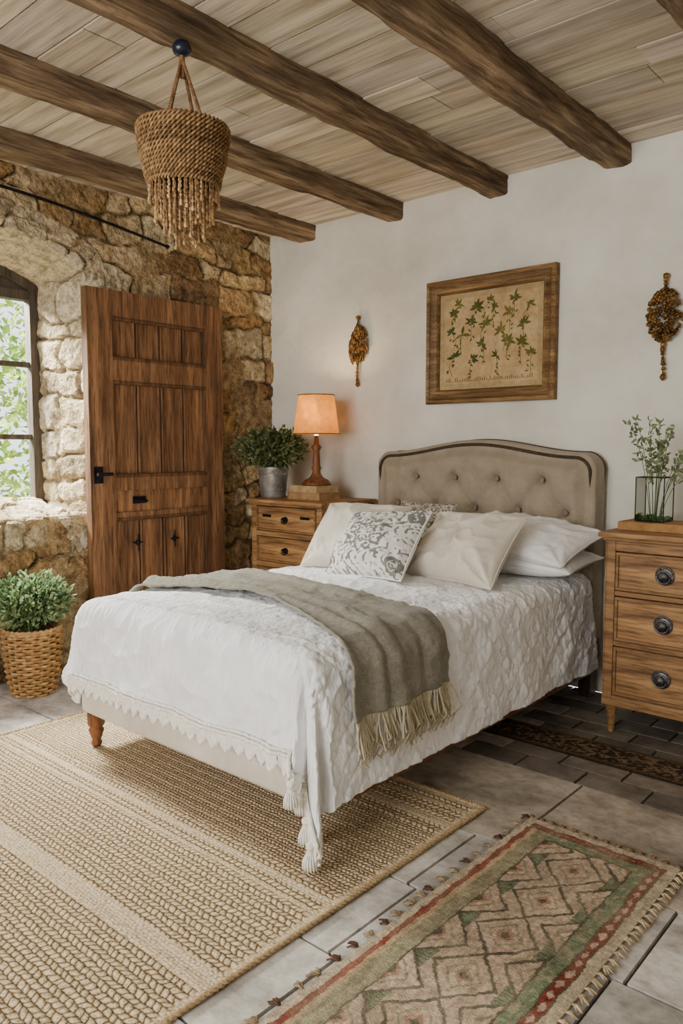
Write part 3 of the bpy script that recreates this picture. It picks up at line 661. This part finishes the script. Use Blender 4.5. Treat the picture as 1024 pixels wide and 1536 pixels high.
def book(x0,x1,y0,y1,z0,z1,label,c,rot,pages=(232,220,196)):
    mb=MB();cx,cy=(x0+x1)/2,(y0+y1)/2;M=Matrix.Translation((cx,cy,z0))@Matrix.Rotation(math.radians(rot),4,'Z')
    a,b=(x1-x0)/2,(y1-y0)/2;h=z1-z0;cc=lin(c)[:3]
    mb.box(-a,a,-b,b,0,.005,cc,M);mb.box(-a,a,-b,b,h-.005,h,cc,M);mb.box(-a,-a+.005,-b,b,0,h,cc,M)
    o=mb.obj('book',M_book,bevel=.0015,label=label,cat='book',group='books on the nightstand')
    mb=MB();mb.box(-a+.005,a-.005,-b+.005,b-.005,.005,h-.005,lin(pages)[:3],M);mb.obj('pages',M_book,parent=o);return o
book(.555,.80,-.40,-.20,ZL,ZL+.042,'thick old tan book under the lamp',(235,215,185),3)
book(.56,.79,-.395,-.205,ZL+.042,ZL+.082,'thick pale linen book stacked beneath table lamp',(255,255,250),-2,(255,250,235))
# lamp
lx,ly,lz=.685,-.29,ZL+.082
lamp=empty('table_lamp',(lx,ly,lz),'turned wooden table lamp with glowing amber parchment shade','lamp')
mb=MB();mb.lathe([(0,0),(.088,0),(.09,.012),(.078,.02),(.07,.032),(.05,.04),(.036,.052),(.026,.07),(.022,.085),(.030,.1),(.023,.115),(.019,.2),(.026,.215),(.030,.225),(.016,.24),(.012,.29),(0,.29)],(lx,ly,lz),28);mb.obj('lamp_base',M_leg,parent=lamp,smooth=True)
zs0,zs1=1.268,1.498
mb=MB();mb.lathe([(.136,zs0),(.134,zs0+.006),(.106,zs1-.006),(.106,zs1),(.104,zs1),(.132,zs0+.006),(.134,zs0)],(lx,ly,0),40);
s=mb.obj('lamp_shade',M_shade,parent=lamp,smooth=True,label='amber parchment shade')
for rr,zz in ((.136,zs0+.003),(.107,zs1-.003)):
    mb=MB();a=np.linspace(0,2*pi,40,endpoint=False);mb.tube(np.stack([lx+rr*np.cos(a),ly+rr*np.sin(a),np.full(40,zz)],1),.003,6,closed=True)
    mb.obj('shade_rim',M_brass,parent=s,smooth=True)
M_bulb=mat('bulb',(255,220,170),(255,225,180),bump=0,emit=(255,200,130),estr=8)
mb=MB();mb.ball((lx,ly,1.36),.028,14);mb.tube([(lx,ly,lz+.28),(lx,ly,1.34)],.012,8);mb.obj('bulb',M_bulb,parent=lamp,smooth=True)
L=bpy.data.lights.new('lamp_glow','POINT');L.energy=8;L.color=(1,.79,.46);L.shadow_soft_size=.03;lo=bpy.data.objects.new('lamp_glow',L);lo.location=(lx,ly,1.42);COL.objects.link(lo)
# foliage
def foliage(mb,c,rad,n,L,W,cols,r,stem=None,base=None):
    for i in range(n):
        d=r.randn(3);d/=np.linalg.norm(d);k=r.rand()**.4
        lob=.8+.4*vnoise(np.array(d[0]+d[2]),np.array(d[1]-d[2]*.5),.35,900)
        p=np.array(c)+d*k*np.array(rad)*lob
        if p[2]<c[2]-rad[2]*.75: continue
        g=np.array(lin(cols[r.randint(len(cols))])[:3])*r.uniform(.7,1.3)
        mb.leaf(p,d+r.randn(3)*.6+np.array([0,0,.3]),r.randn(3),r.uniform(.7,1.3)*L,r.uniform(.8,1.2)*W,g)
    if base is not None:
        for i in range(stem or 20):
            d=r.randn(3);d/=np.linalg.norm(d);d[2]=abs(d[2])*.8+.1
            e=np.array(c)+d*np.array(rad)*1.0;b=np.array(base)+np.array([d[0],d[1],0])*.03
            mid=(b+e)/2+np.array([0,0,.03]);mb.tube([b,mid,e],[.003,.002,.0012],5,col=lin((100,104,66))[:3])
            for q in range(8):
                p=e+(mid-e)*r.rand()*.6;mb.leaf(p,d+r.randn(3)*.7,r.randn(3),L,W,np.array(lin(cols[r.randint(len(cols))])[:3])*r.uniform(.8,1.3))
bxx,byy=.375,-.345
e=empty('potted_herb',(bxx,byy,ZL),'green leafy herb in galvanised metal bucket on wooden chest','potted plant')
mb=MB();mb.lathe([(0,.0),(.072,0),(.075,.008),(.092,.175),(.096,.18),(.094,.188),(.086,.18),(.072,.15),(0,.15)],(bxx,byy,ZL),32)
a=np.linspace(0,2*pi,32,endpoint=False)
for zz,rr in ((.05,.0805),(.14,.0895)): mb.tube(np.stack([bxx+rr*np.cos(a),byy+rr*np.sin(a),np.full(32,ZL+zz)],1),.003,5,closed=True)
mb.obj('bucket',M_zinc,parent=e,smooth=True)
mb=MB();r=np.random.RandomState(21);foliage(mb,(bxx-.01,byy-.01,ZL+.29),(.22,.17,.13),1500,.030,.015,[(98,112,74),(124,136,94),(74,90,58),(142,150,108)],r,110,(bxx,byy,ZL+.15))
mb.obj('foliage',M_leaf,parent=e,kind='stuff')
fx,fy=.235,-1.83
e=empty('potted_plant',(fx,fy,0),'bushy green plant in woven wicker basket on floor by stone wall','potted plant')
def basket(mb,cx,cy,z0,prof,rows,stakes,amp,tr,cols):
    pr=np.array(prof);nseg=stakes*8;a=np.linspace(0,2*pi,nseg,endpoint=False)
    for i in range(rows):
        t=i/(rows-1);z=pr[0,1]+(pr[-1,1]-pr[0,1])*t;rr=np.interp(z,pr[:,1],pr[:,0])
        ra=rr+amp*np.cos(a*stakes/2+pi*(i%2))
        c=np.array(lin(cols[i%len(cols)])[:3]);mb.tube(np.stack([cx+ra*np.cos(a),cy+ra*np.sin(a),np.full(nseg,z0+z)],1),tr,5,closed=True,col=c*random.uniform(.85,1.15))
    for k in range(stakes):
        an=(k+.5)*2*pi/stakes;zz=np.linspace(pr[0,1],pr[-1,1],8);rr=np.interp(zz,pr[:,1],pr[:,0]);mb.tube(np.stack([cx+rr*np.cos(an),cy+rr*np.sin(an),z0+zz],1),tr*.8,5,col=(.8,.7,.55))
mb=MB();basket(mb,fx,fy,0,[(.095,.008),(.115,.12),(.125,.24),(.128,.31)],22,20,.009,.0082,[(255,245,220),(245,225,195)])
for zz in (.31,.322):
    a=np.linspace(0,2*pi,120,endpoint=False);mb.tube(np.stack([fx+(.13+.003*np.cos(a*30))*np.cos(a),fy+(.13+.003*np.cos(a*30))*np.sin(a),np.full(120,zz)+.003*np.sin(a*30)],1),.009,6,closed=True,col=(1,.92,.8))
mb.lathe([(0,.0),(.09,0),(.09,.01),(0,.01)],(fx,fy,0),24,(.5,.4,.3));mb.obj('basket',M_wick,parent=e,smooth=True,label='woven wicker basket')
mb=MB();mb.lathe([(.118,.28),(0,.285)],(fx,fy,0),20);mb.obj('soil',M_soil,parent=e)
mb=MB();r=np.random.RandomState(22);foliage(mb,(fx+.0,fy,.45),(.15,.17,.13),2600,.030,.016,[(120,150,108),(154,176,134),(96,126,90),(178,194,156)],r,60,(fx,fy,.28))
mb.obj('foliage',M_leaf,parent=e,kind='stuff')
gx,gy=2.645,-.30
mb=MB();mb.box(2.53,2.80,-.40,-.20,ZR,ZR+.036,lin((225,200,160))[:3]);mb.obj('wooden_board',M_book,bevel=.004,label='thick wooden board under glass planter on chest',cat='board')
zg=ZR+.0365;e=empty('glass_planter',(gx,gy,zg),'clear glass planter with dark metal edges and leafy sprigs','planter')
mb=MB();s_=.058;hgt=.185
mb.box(gx-s_,gx+s_,gy-s_,gy+s_,zg+.002,zg+hgt);mb.f=[f for f in mb.f if f!=(4,5,6,7)];mb.obj('glass_body',M_glass,parent=e)
mb=MB()
for sx in (-1,1):
    for sy in (-1,1): mb.tube([(gx+sx*s_,gy+sy*s_,zg+.002),(gx+sx*s_,gy+sy*s_,zg+hgt)],.0022,6)
for zz in (zg+.003,zg+hgt):
    mb.tube([(gx-s_,gy-s_,zz),(gx+s_,gy-s_,zz),(gx+s_,gy+s_,zz),(gx-s_,gy+s_,zz),(gx-s_,gy-s_,zz)],.0022,6)
mb.obj('metal_frame',M_dark,parent=e)
mb=MB();r=np.random.RandomState(4)
for i in range(260): mb.leaf((gx+r.uniform(-.05,.05),gy+r.uniform(-.05,.05),zg+.006+r.rand()*.012),r.randn(3)*[1,1,.3],r.randn(3),.018,.01,np.array(lin((90,120,66))[:3])*r.uniform(.7,1.3))
mb.obj('moss',M_leaf,parent=e,kind='stuff')
mb=MB()
for i in range(16):
    dx=r.uniform(-.10,.20);dy=r.uniform(-.08,.06);top=np.array([gx+dx,gy+dy,zg+r.uniform(.22,.44)])
    b=np.array([gx+dx*.15,gy+dy*.15,zg+.01]);m_=(b+top)/2+np.array([-dx*.25,0,.06]);t=np.linspace(0,1,12)[:,None]
    path=(1-t)**2*b+2*t*(1-t)*m_+t*t*top;mb.tube(path,np.linspace(.0018,.0009,12),5,col=lin((120,124,96))[:3])
    for k in range(6,12):
        for q in range(4): mb.leaf(path[k]+r.randn(3)*.006,r.randn(3)+np.array([dx*4,0,.4]),r.randn(3),r.uniform(.018,.032),r.uniform(.010,.016),np.array(lin((150,164,130))[:3])*r.uniform(.7,1.25))
mb.obj('foliage',M_leaf,parent=e,kind='stuff')
# ------------------------------------------------------------ picture
px0,px1,pz0,pz1=1.285,2.05,1.43,2.09;fw=.075
pic=empty('framed_picture',((px0+px1)/2,0,pz0),'botanical print with green sprigs in wide weathered wooden frame','picture')
mb=MB()
prof=[(0,-.004),(0,-.040),(.010,-.048),(.022,-.044),(.028,-.036),(.050,-.030),(.056,-.036),(.064,-.034),(fw,-.018),(fw,-.006)]
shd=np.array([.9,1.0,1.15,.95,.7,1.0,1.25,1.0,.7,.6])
cn=[(px0,pz0,1,1),(px1,pz0,-1,1),(px1,pz1,-1,-1),(px0,pz1,1,-1)]
P=np.array([[(x+sx*i,y,z+sz*i) for i,y in prof] for x,z,sx,sz in cn])
for k in range(4):
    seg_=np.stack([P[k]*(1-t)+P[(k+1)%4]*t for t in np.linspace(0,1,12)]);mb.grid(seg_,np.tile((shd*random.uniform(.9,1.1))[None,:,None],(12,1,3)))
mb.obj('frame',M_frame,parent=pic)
mb=MB();x0,x1,z0_,z1=px0+fw-.005,px1-fw+.005,pz0+fw-.005,pz1-fw+.005
mb.add([(x0,-.012,z0_),(x1,-.012,z0_),(x1,-.012,z1),(x0,-.012,z1)],[(0,1,2,3)],(.84,.86,.80))
i_=.035;mb.add([(x0+i_,-.0125,z0_+i_),(x1-i_,-.0125,z0_+i_),(x1-i_,-.0125,z1-i_),(x0+i_,-.0125,z1-i_)],[(0,1,2,3)],(1.0,.98,.93))
r=np.random.RandomState(14);gn=[(120,144,110),(142,158,118),(102,130,104),(158,164,126)]
def flat_leaf(c,ang,L,W,col):
    dx,dz=math.cos(ang),math.sin(ang);ox,oz=-dz,dx;y=-.0132-r.rand()*.001
    pts_=[(c[0],y,c[1])]+[(c[0]+dx*L*t+ox*W*w,y,c[1]+dz*L*t+oz*W*w) for t,w in ((.2,.35),(.45,.5),(.75,.32),(1,0),(.75,-.32),(.45,-.5),(.2,-.35))]
    mb.add(pts_,[tuple(range(8))],col)
W_=x1-x0;H_=z1-z0_
for (u_,v_) in [(.10,.84),(.36,.88),(.56,.86),(.76,.93),(.92,.84),(.46,.68),(.70,.78),(.86,.64),(.12,.32),(.42,.44),(.58,.30),(.84,.42),(.62,.58),(.20,.58),(.30,.72),(.70,.46),(.32,.28),(.94,.30),(.50,.98),(.16,.97),(.08,.62)]:
    c=(x0+i_+(W_-2*i_)*u_,z0_+i_+(H_-2*i_)*min(v_,.94));base=r.uniform(-.5,.5)
    cc=np.array(lin(gn[r.randint(4)])[:3]);L_=r.uniform(.030,.052)
    sx_=r.uniform(-.04,.04);mb.tube([(c[0],-.0128,c[1]),(c[0]+sx_,-.0128,c[1]-.05),(c[0]+sx_*.5,-.0128,c[1]-.10)],.0012,4,col=lin((140,128,86))[:3])
    for k in range(7):
        if r.rand()<.85: flat_leaf(c,base+pi/2+(k-3)*.7+r.uniform(-.15,.15),L_*r.uniform(.6,1.2),L_*.36,cc*r.uniform(.8,1.3))
    for k in range(6): flat_leaf((c[0]+sx_*.2*k+r.uniform(-.012,.012),c[1]-.018*k),r.uniform(0,6.28),.022,.009,cc)
for k in range(46):
    xx=x0+i_+.012+k*(W_-2*i_-.03)/46;mb.box(xx,xx+.0035,-.0135,-.0128,z0_+i_+.01,z0_+i_+.015+r.rand()*.02,lin((136,120,86))[:3])
mb.obj('print',M_paper,parent=pic,label='faded tan botanical print with green plants')
# ------------------------------------------------------------ wall ornaments
def ornament(name,cx,zt,zb,w,label,style):
    e=empty(name,(cx,0,zt),label,'wall ornament','beaded wall ornaments')
    mb=MB();r=np.random.RandomState(31+style);Ht=zt-zb;g=lambda:np.array([1,1,1])*r.uniform(.5,1.6)
    mb.lathe([(0,-.012),(.012,-.01),(.014,0),(.012,.01),(0,.014)],(cx,-.02,zt-.012),12)
    mb.tube([(cx,-.02,zt-.02),(cx,-.022,zt-.06)],.005,6)
    zc_=zt-Ht*.40;hh=Ht*.24
    if style==0:
        for i in range(230):
            v=r.uniform(-1,1);ww=w/2*(1-max(v,0)**1.5*.75)*(1 if v>-.5 else 1+.9*(v+.5));u=r.uniform(-1,1);p=(cx+u*ww*.95+.01*v+.008,-.02-.028*math.sqrt(max(0,1-u*u))*r.uniform(.6,1),zc_+v*hh)
            mb.ball(p,r.uniform(.006,.010),6,(1,1,r.uniform(1,2.6)),g())
    else:
        for i in range(260):
            v=r.uniform(-1,1);ww=w/2*(math.sqrt(max(0,1-v*v))*.85+.12);u=r.uniform(-1,1);p=(cx+u*ww,-.02-.035*math.sqrt(max(0,1-u*u))*r.uniform(.7,1),zc_+v*hh)
            mb.ball(p,r.uniform(.006,.011),6,(1,1,1),g()*.7)
        for k in range(10):
            an=k*2*pi/10;a=np.linspace(0,2*pi,12,endpoint=False);c=(cx+math.cos(an)*w*.33,zc_+math.sin(an)*hh*.75)
            mb.tube(np.stack([c[0]+.018*np.cos(a),np.full(12,-.045),c[1]+.018*np.sin(a)],1),.004,5,closed=True,col=g())
        for j in range(5): mb.ball((cx,-.026,zt-.03-.016*j),.011-.001*j,8,(1,1,.9),g())
    mb.obj('ornament_body',M_brass,parent=e,smooth=True)
    mb=MB();z=zc_-hh;first=z
    while z>zb:
        rr=r.uniform(.006,.011) if style==0 else r.uniform(.007,.013);mb.ball((cx+.004*math.sin(z*30),-.024,z),rr,8,(1,1,r.uniform(.8,1.6)),g());z-=rr*1.7
    if style==0:
        for k in range(8):
            x=cx+(k-3.5)*.014;z=zc_-hh*r.uniform(.5,.8);n_=r.randint(3,7)
            for j in range(n_): mb.ball((x,-.026,z),.0055,6,(1,1,1.3),g());z-=.012
    mb.tube([(cx,-.024,first+.02),(cx,-.024,zb+.01)],.002,5);mb.lathe([(0,-.02),(.012,-.008),(.013,0),(.006,.012),(0,.014)],(cx,-.024,zb+.01),10)
    mb.obj('bead_strand',M_brass,parent=e,smooth=True)
ornament('wall_ornament',.775,1.975,1.56,.15,'antique gold beaded cluster ornament hanging on white wall beside lamp',0)
ornament('wall_ornament',2.565,1.965,1.50,.16,'dark bronze filigree ornament with bead tail hanging on white wall',1)
# ------------------------------------------------------------ pendant
qx,qy=1.722,-2.012;zh=H-.095
pen=empty('pendant_lamp',(qx,qy,zh),'woven jute basket pendant with braided cords and bead fringe','pendant lamp')
M_blue=mat('blueknob',(14,18,32),(26,32,54),rough=.3,bump=.1,spec=.5)
mb=MB();mb.lathe([(0,-.048),(.012,-.048),(.026,-.040),(.031,-.026),(.026,-.012),(.018,-.004),(.022,0.0),(.022,.012)],(qx,qy,zh+.004),18);mb.obj('ceiling_hook',M_blue,parent=pen,smooth=True,label='dark blue round ceiling knob')
zr=2.205
mb=MB()
for k in range(4):
    an=k*pi/2+.3
    p0=np.array([qx,qy,zh-.05]);p1=np.array([qx+.085*math.cos(an),qy+.085*math.sin(an),zr-.01])
    t=np.linspace(0,1,60)[:,None];base=p0+(p1-p0)*t
    for ph in (0,2*pi/3,4*pi/3):
        o=np.concatenate([np.cos(t*60+ph),np.sin(t*60+ph),t*0],1)*.0034;mb.tube(base+o,.003,5,col=(.52,.42,.36))
mb.tube([(qx,qy,zh-.03),(qx,qy,zh-.11)],.009,8,col=(.6,.5,.42));mb.obj('cord',M_wick,parent=pen,smooth=True)
mb=MB();rows=14;a=np.linspace(0,2*pi,260,endpoint=False)
for i in range(rows):
    t=i/(rows-1);z=zr-t*.170;rr=.143-.020*t-.014*t*t
    for ph in (0,1):
        ra=rr+.0055*np.cos(a*30+pi*ph+(i%2)*pi)+.0015*np.sin(a*7+i);zz=z+.0055*np.sin(a*30+pi*ph+(i%2)*pi)
        mb.tube(np.stack([qx+ra*np.cos(a),qy+ra*np.sin(a),zz],1),.0044,5,closed=True,col=np.array([.74,.66,.56])*random.uniform(.45,1.2))
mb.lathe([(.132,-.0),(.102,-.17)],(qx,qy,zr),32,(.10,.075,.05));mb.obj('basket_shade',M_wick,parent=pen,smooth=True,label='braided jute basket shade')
mb=MB();r=np.random.RandomState(41)
for ring_,(rr,n_,z_,L_) in enumerate(((.110,40,zr-.155,.075),(.092,32,zr-.155,.12),(.066,24,zr-.155,.165),(.036,14,zr-.155,.19))):
    for k in range(n_):
        an=k*2*pi/n_+ring_;x,y=qx+rr*math.cos(an),qy+rr*math.sin(an);L=L_*r.uniform(.8,1.1);z=z_;c=np.array([1.15,1.07,.95])*r.uniform(.35,1.4)
        mb.tube([(x,y,z_),(x,y,z_-L)],.0016,4,col=c)
        zz=z_-.015
        while zz>z_-L: mb.ball((x,y,zz),r.uniform(.003,.0052),6,(1,1,1.4),c);zz-=r.uniform(.008,.02)
        mb.ball((x,y,z_-L),.006,6,(1,1,1.3),c)
mb.obj('bead_fringe',M_wick,parent=pen,kind='stuff',smooth=True)
# ------------------------------------------------------------ rugs
jx0,jx1,jy0,jy1=.70,2.53,-4.0,-1.45
xs=np.linspace(jx0,jx1,120);ysr=np.linspace(jy0,jy1,500)
XX,YY=np.meshgrid(xs,ysr,indexing='ij')
band=np.zeros_like(XX)
for c,w in ((-2.58,.035),(-2.18,.014),(-2.235,.008),(-1.62,.02),(-1.52,.01),(-3.0,.02),(-3.4,.035)): band=np.maximum(band,(np.abs(YY-c)<w)*1.)
band=np.maximum(band,(XX>jx1-.03)*1.);band=np.maximum(band,(XX<jx0+.03)*1.);band=np.maximum(band,(YY>jy1-.03)*1.)
fin=(((YY>-2.12)&(YY<-1.7))|(YY<-3.05))*1.
Zr=.010+(vnoise(XX,YY,.25,90)-.5)*.003+.0012*np.sin(YY*130)
mb=MB();mb.grid(np.stack([XX,YY,Zr],-1),np.stack([band,fin,band*0],-1))
mb.box(jx0,jx1,jy0,jy1,.0005,.007,(1,0,0))
rug=mb.obj('jute_rug',M_jute,smooth=True,label='large natural braided jute rug with plain woven bands under bed',cat='rug')
mb=MB()
for (a,b) in (((jx0,jy0),(jx0,jy1)),((jx0,jy1),(jx1,jy1)),((jx1,jy1),(jx1,jy0))):
    t=np.linspace(0,1,300)[:,None];base=np.array([a[0],a[1],.009])*(1-t)+np.array([b[0],b[1],.009])*t
    for ph in (0,pi): mb.tube(base+np.concatenate([np.cos(t*500+ph)*.004,np.cos(t*500+ph)*.004,np.sin(t*500+ph)*.003],1),.0055,6)
mb.obj('rug_edging',M_jcord,parent=rug,smooth=True,label='braided rope edging')
# kilim
kx0,kx1,ky0,ky1=2.675,3.14,-3.1,-1.405
nx2,ny2=190,640
C_=lambda c:np.array(lin(c)[:3])
xs=np.linspace(kx0,kx1,nx2);ysr=np.linspace(ky0,ky1,ny2);XX,YY=np.meshgrid(xs,ysr,indexing='ij')
wx=XX+.008*(vnoise(XX,YY,.03,301)-.5)+.004*(vnoise(XX,YY,.008,311)-.5);wy=YY+.010*(vnoise(XX,YY,.03,302)-.5)+.006*(vnoise(XX,YY,.008,312)-.5)
eL=wx-kx0;eR=kx1-wx;eT=ky1-wy;e_=np.minimum(np.minimum(eL,eR),eT)
col=np.tile(C_((196,176,146)),XX.shape+(1,))
def put(m,c): col[m]=C_(c)
cream,red,green,dk,pink,olive=(220,206,182),(150,74,62),(126,146,118),(98,96,82),(216,192,170),(164,160,132)
cxk=(kx0+kx1)/2+.01
per=.19
lx_=(wx-cxk);dl=np.abs(lx_)/.085+np.abs(((wy/per)%1)-.5)/.5
dl2=np.abs(np.abs(lx_)-.135)/.085+np.abs(((wy/per+.5)%1)-.5)/.5
put(np.ones_like(wx,bool),pink)
nz=vnoise(wx,wy,.012,303)
for D in (dl,dl2):
    put((D<1.06)&(D>.92),dk);put((D<=.92)&(D>.58),pink);put((D<=.58)&(D>.48),olive);put((D<=.30)&(D>.16),(186,146,124));put(D<=.16,dk)
tri=(np.abs(lx_)>.09)&(dl2>1.06)&(dl>1.06);put(tri,green);put(tri&(((wy*90)%1)<.3),dk)
put((e_<.105),green);put((e_<.105)&(nz>.62),olive);put((e_<.105)&(e_>.098),dk)
mR=(e_<.060);put(mR,red);put(mR&(np.abs(((wy*22)%1)-.5)+np.abs(e_-.045)/.02<.42),pink)
put((e_<.062)&(e_>.057),dk)
put(e_<.030,cream);put((e_<.033)&(e_>.029),dk)
mL=(eL<.10)&(eT>.06);put(mL,olive);put(mL&(eL<.055),(206,182,146));put(mL&(eL<.04),red);put(mL&(eL<.022),cream)
col*=(.72+.5*vnoise(wx*.4,wy,.008,305))[...,None]*(.85+.3*vnoise(wx,wy,.09,306))[...,None]
fade=vnoise(wx,wy,.05,307)[...,None]*.42;col=col*(1-fade)+C_((206,192,168))*fade
mb=MB();mb.grid(np.stack([XX,YY,.008+.0015*vnoise(XX,YY,.02,308)],-1),col);mb.box(kx0,kx1,ky0,ky1,.0005,.006,C_(cream))
ko=mb.obj('kilim_rug',M_kilim,smooth=True,label='faded green and red geometric kilim rug with tassels on stone floor',cat='rug')
mb=MB();r=np.random.RandomState(55)
def tuft(x,y,dx,dy,c,k=6,L=.03):
    for i in range(k):
        a=r.randn()*.35;ddx=dx*math.cos(a)-dy*math.sin(a);ddy=dx*math.sin(a)+dy*math.cos(a);l=L*r.uniform(.7,1.2)
        mb.tube([(x,y,.008),(x+ddx*l*.5,y+ddy*l*.5,.012),(x+ddx*l,y+ddy*l,.005)],[.0025,.003,.002],5,col=np.array(lin(c)[:3])*r.uniform(.7,1.2))
y=ky0
while y<ky1:
    tuft(kx0,y,-1,0,(104,78,66) if r.rand()<.5 else (170,150,124),8,.028);y+=r.uniform(.04,.07)
y=ky0
while y<ky1:
    tuft(kx1,y,1,0,(214,192,158),6,.024);y+=.032
x=kx0
while x<kx1: tuft(x,ky1,0,1,(150,122,96),5,.022);x+=.035
M_tuft=mat('tuft',(200,196,188),(255,252,246),scale=(60,60,60),rough=1,bump=.3,attr=True,spec=.03)
mb.obj('fringe',M_tuft,parent=ko,kind='stuff',smooth=True)
xs=np.linspace(2.12,3.3,220);ysr=np.linspace(-.83,-.64,60);XX,YY=np.meshgrid(xs,ysr,indexing='ij')
n1=vnoise(XX,YY,.012,401);col=np.where(n1[...,None]>.6,C_((130,112,92)),C_((70,60,52)))
ed=np.minimum(YY+.83,-.64-YY);col[ed<.02]=C_((104,88,68));z_=np.abs(((XX/.09)%1)-.5)*.09+np.abs(YY+.735);col[(z_<.05)&(z_>.042)&(n1>.35)]=C_((150,132,106))
mb=MB();mb.grid(np.stack([XX,YY,.007+.001*n1],-1),col);mb.box(2.12,3.3,-.83,-.64,.0005,.005,C_((62,52,44)))
mb.obj('runner_rug',M_kilim,label='narrow dark brown patterned runner on tiles beside bed',cat='rug')
# ------------------------------------------------------------ lighting
def area(name,loc,tgt,sx,sy,pw,col):
    l=bpy.data.lights.new(name,'AREA');l.shape='RECTANGLE';l.size=sx;l.size_y=sy;l.energy=pw;l.color=col
    o=bpy.data.objects.new(name,l);o.location=loc;d=Vector(tgt)-Vector(loc);o.rotation_euler=d.to_track_quat('-Z','Y').to_euler();COL.objects.link(o)
area('fill_front',(2.2,-5.28,1.6),(1.9,0,.9),2.2,1.5,125,(1,.965,.92))  # added area lamp, soft fill from behind the camera
area('daylight_side',(-1.7,-2.2,3.1),(1.6,-1.4,.7),1.8,1.2,1900,(1,.97,.93))
w=bpy.data.worlds.new('world');SC.world=w;w.use_nodes=True;b=w.node_tree.nodes['Background'];b.inputs[0].default_value=(.92,.95,1,1);b.inputs[1].default_value=2.6
for o in bpy.data.objects:
    if '_o' in o: del o['_o']
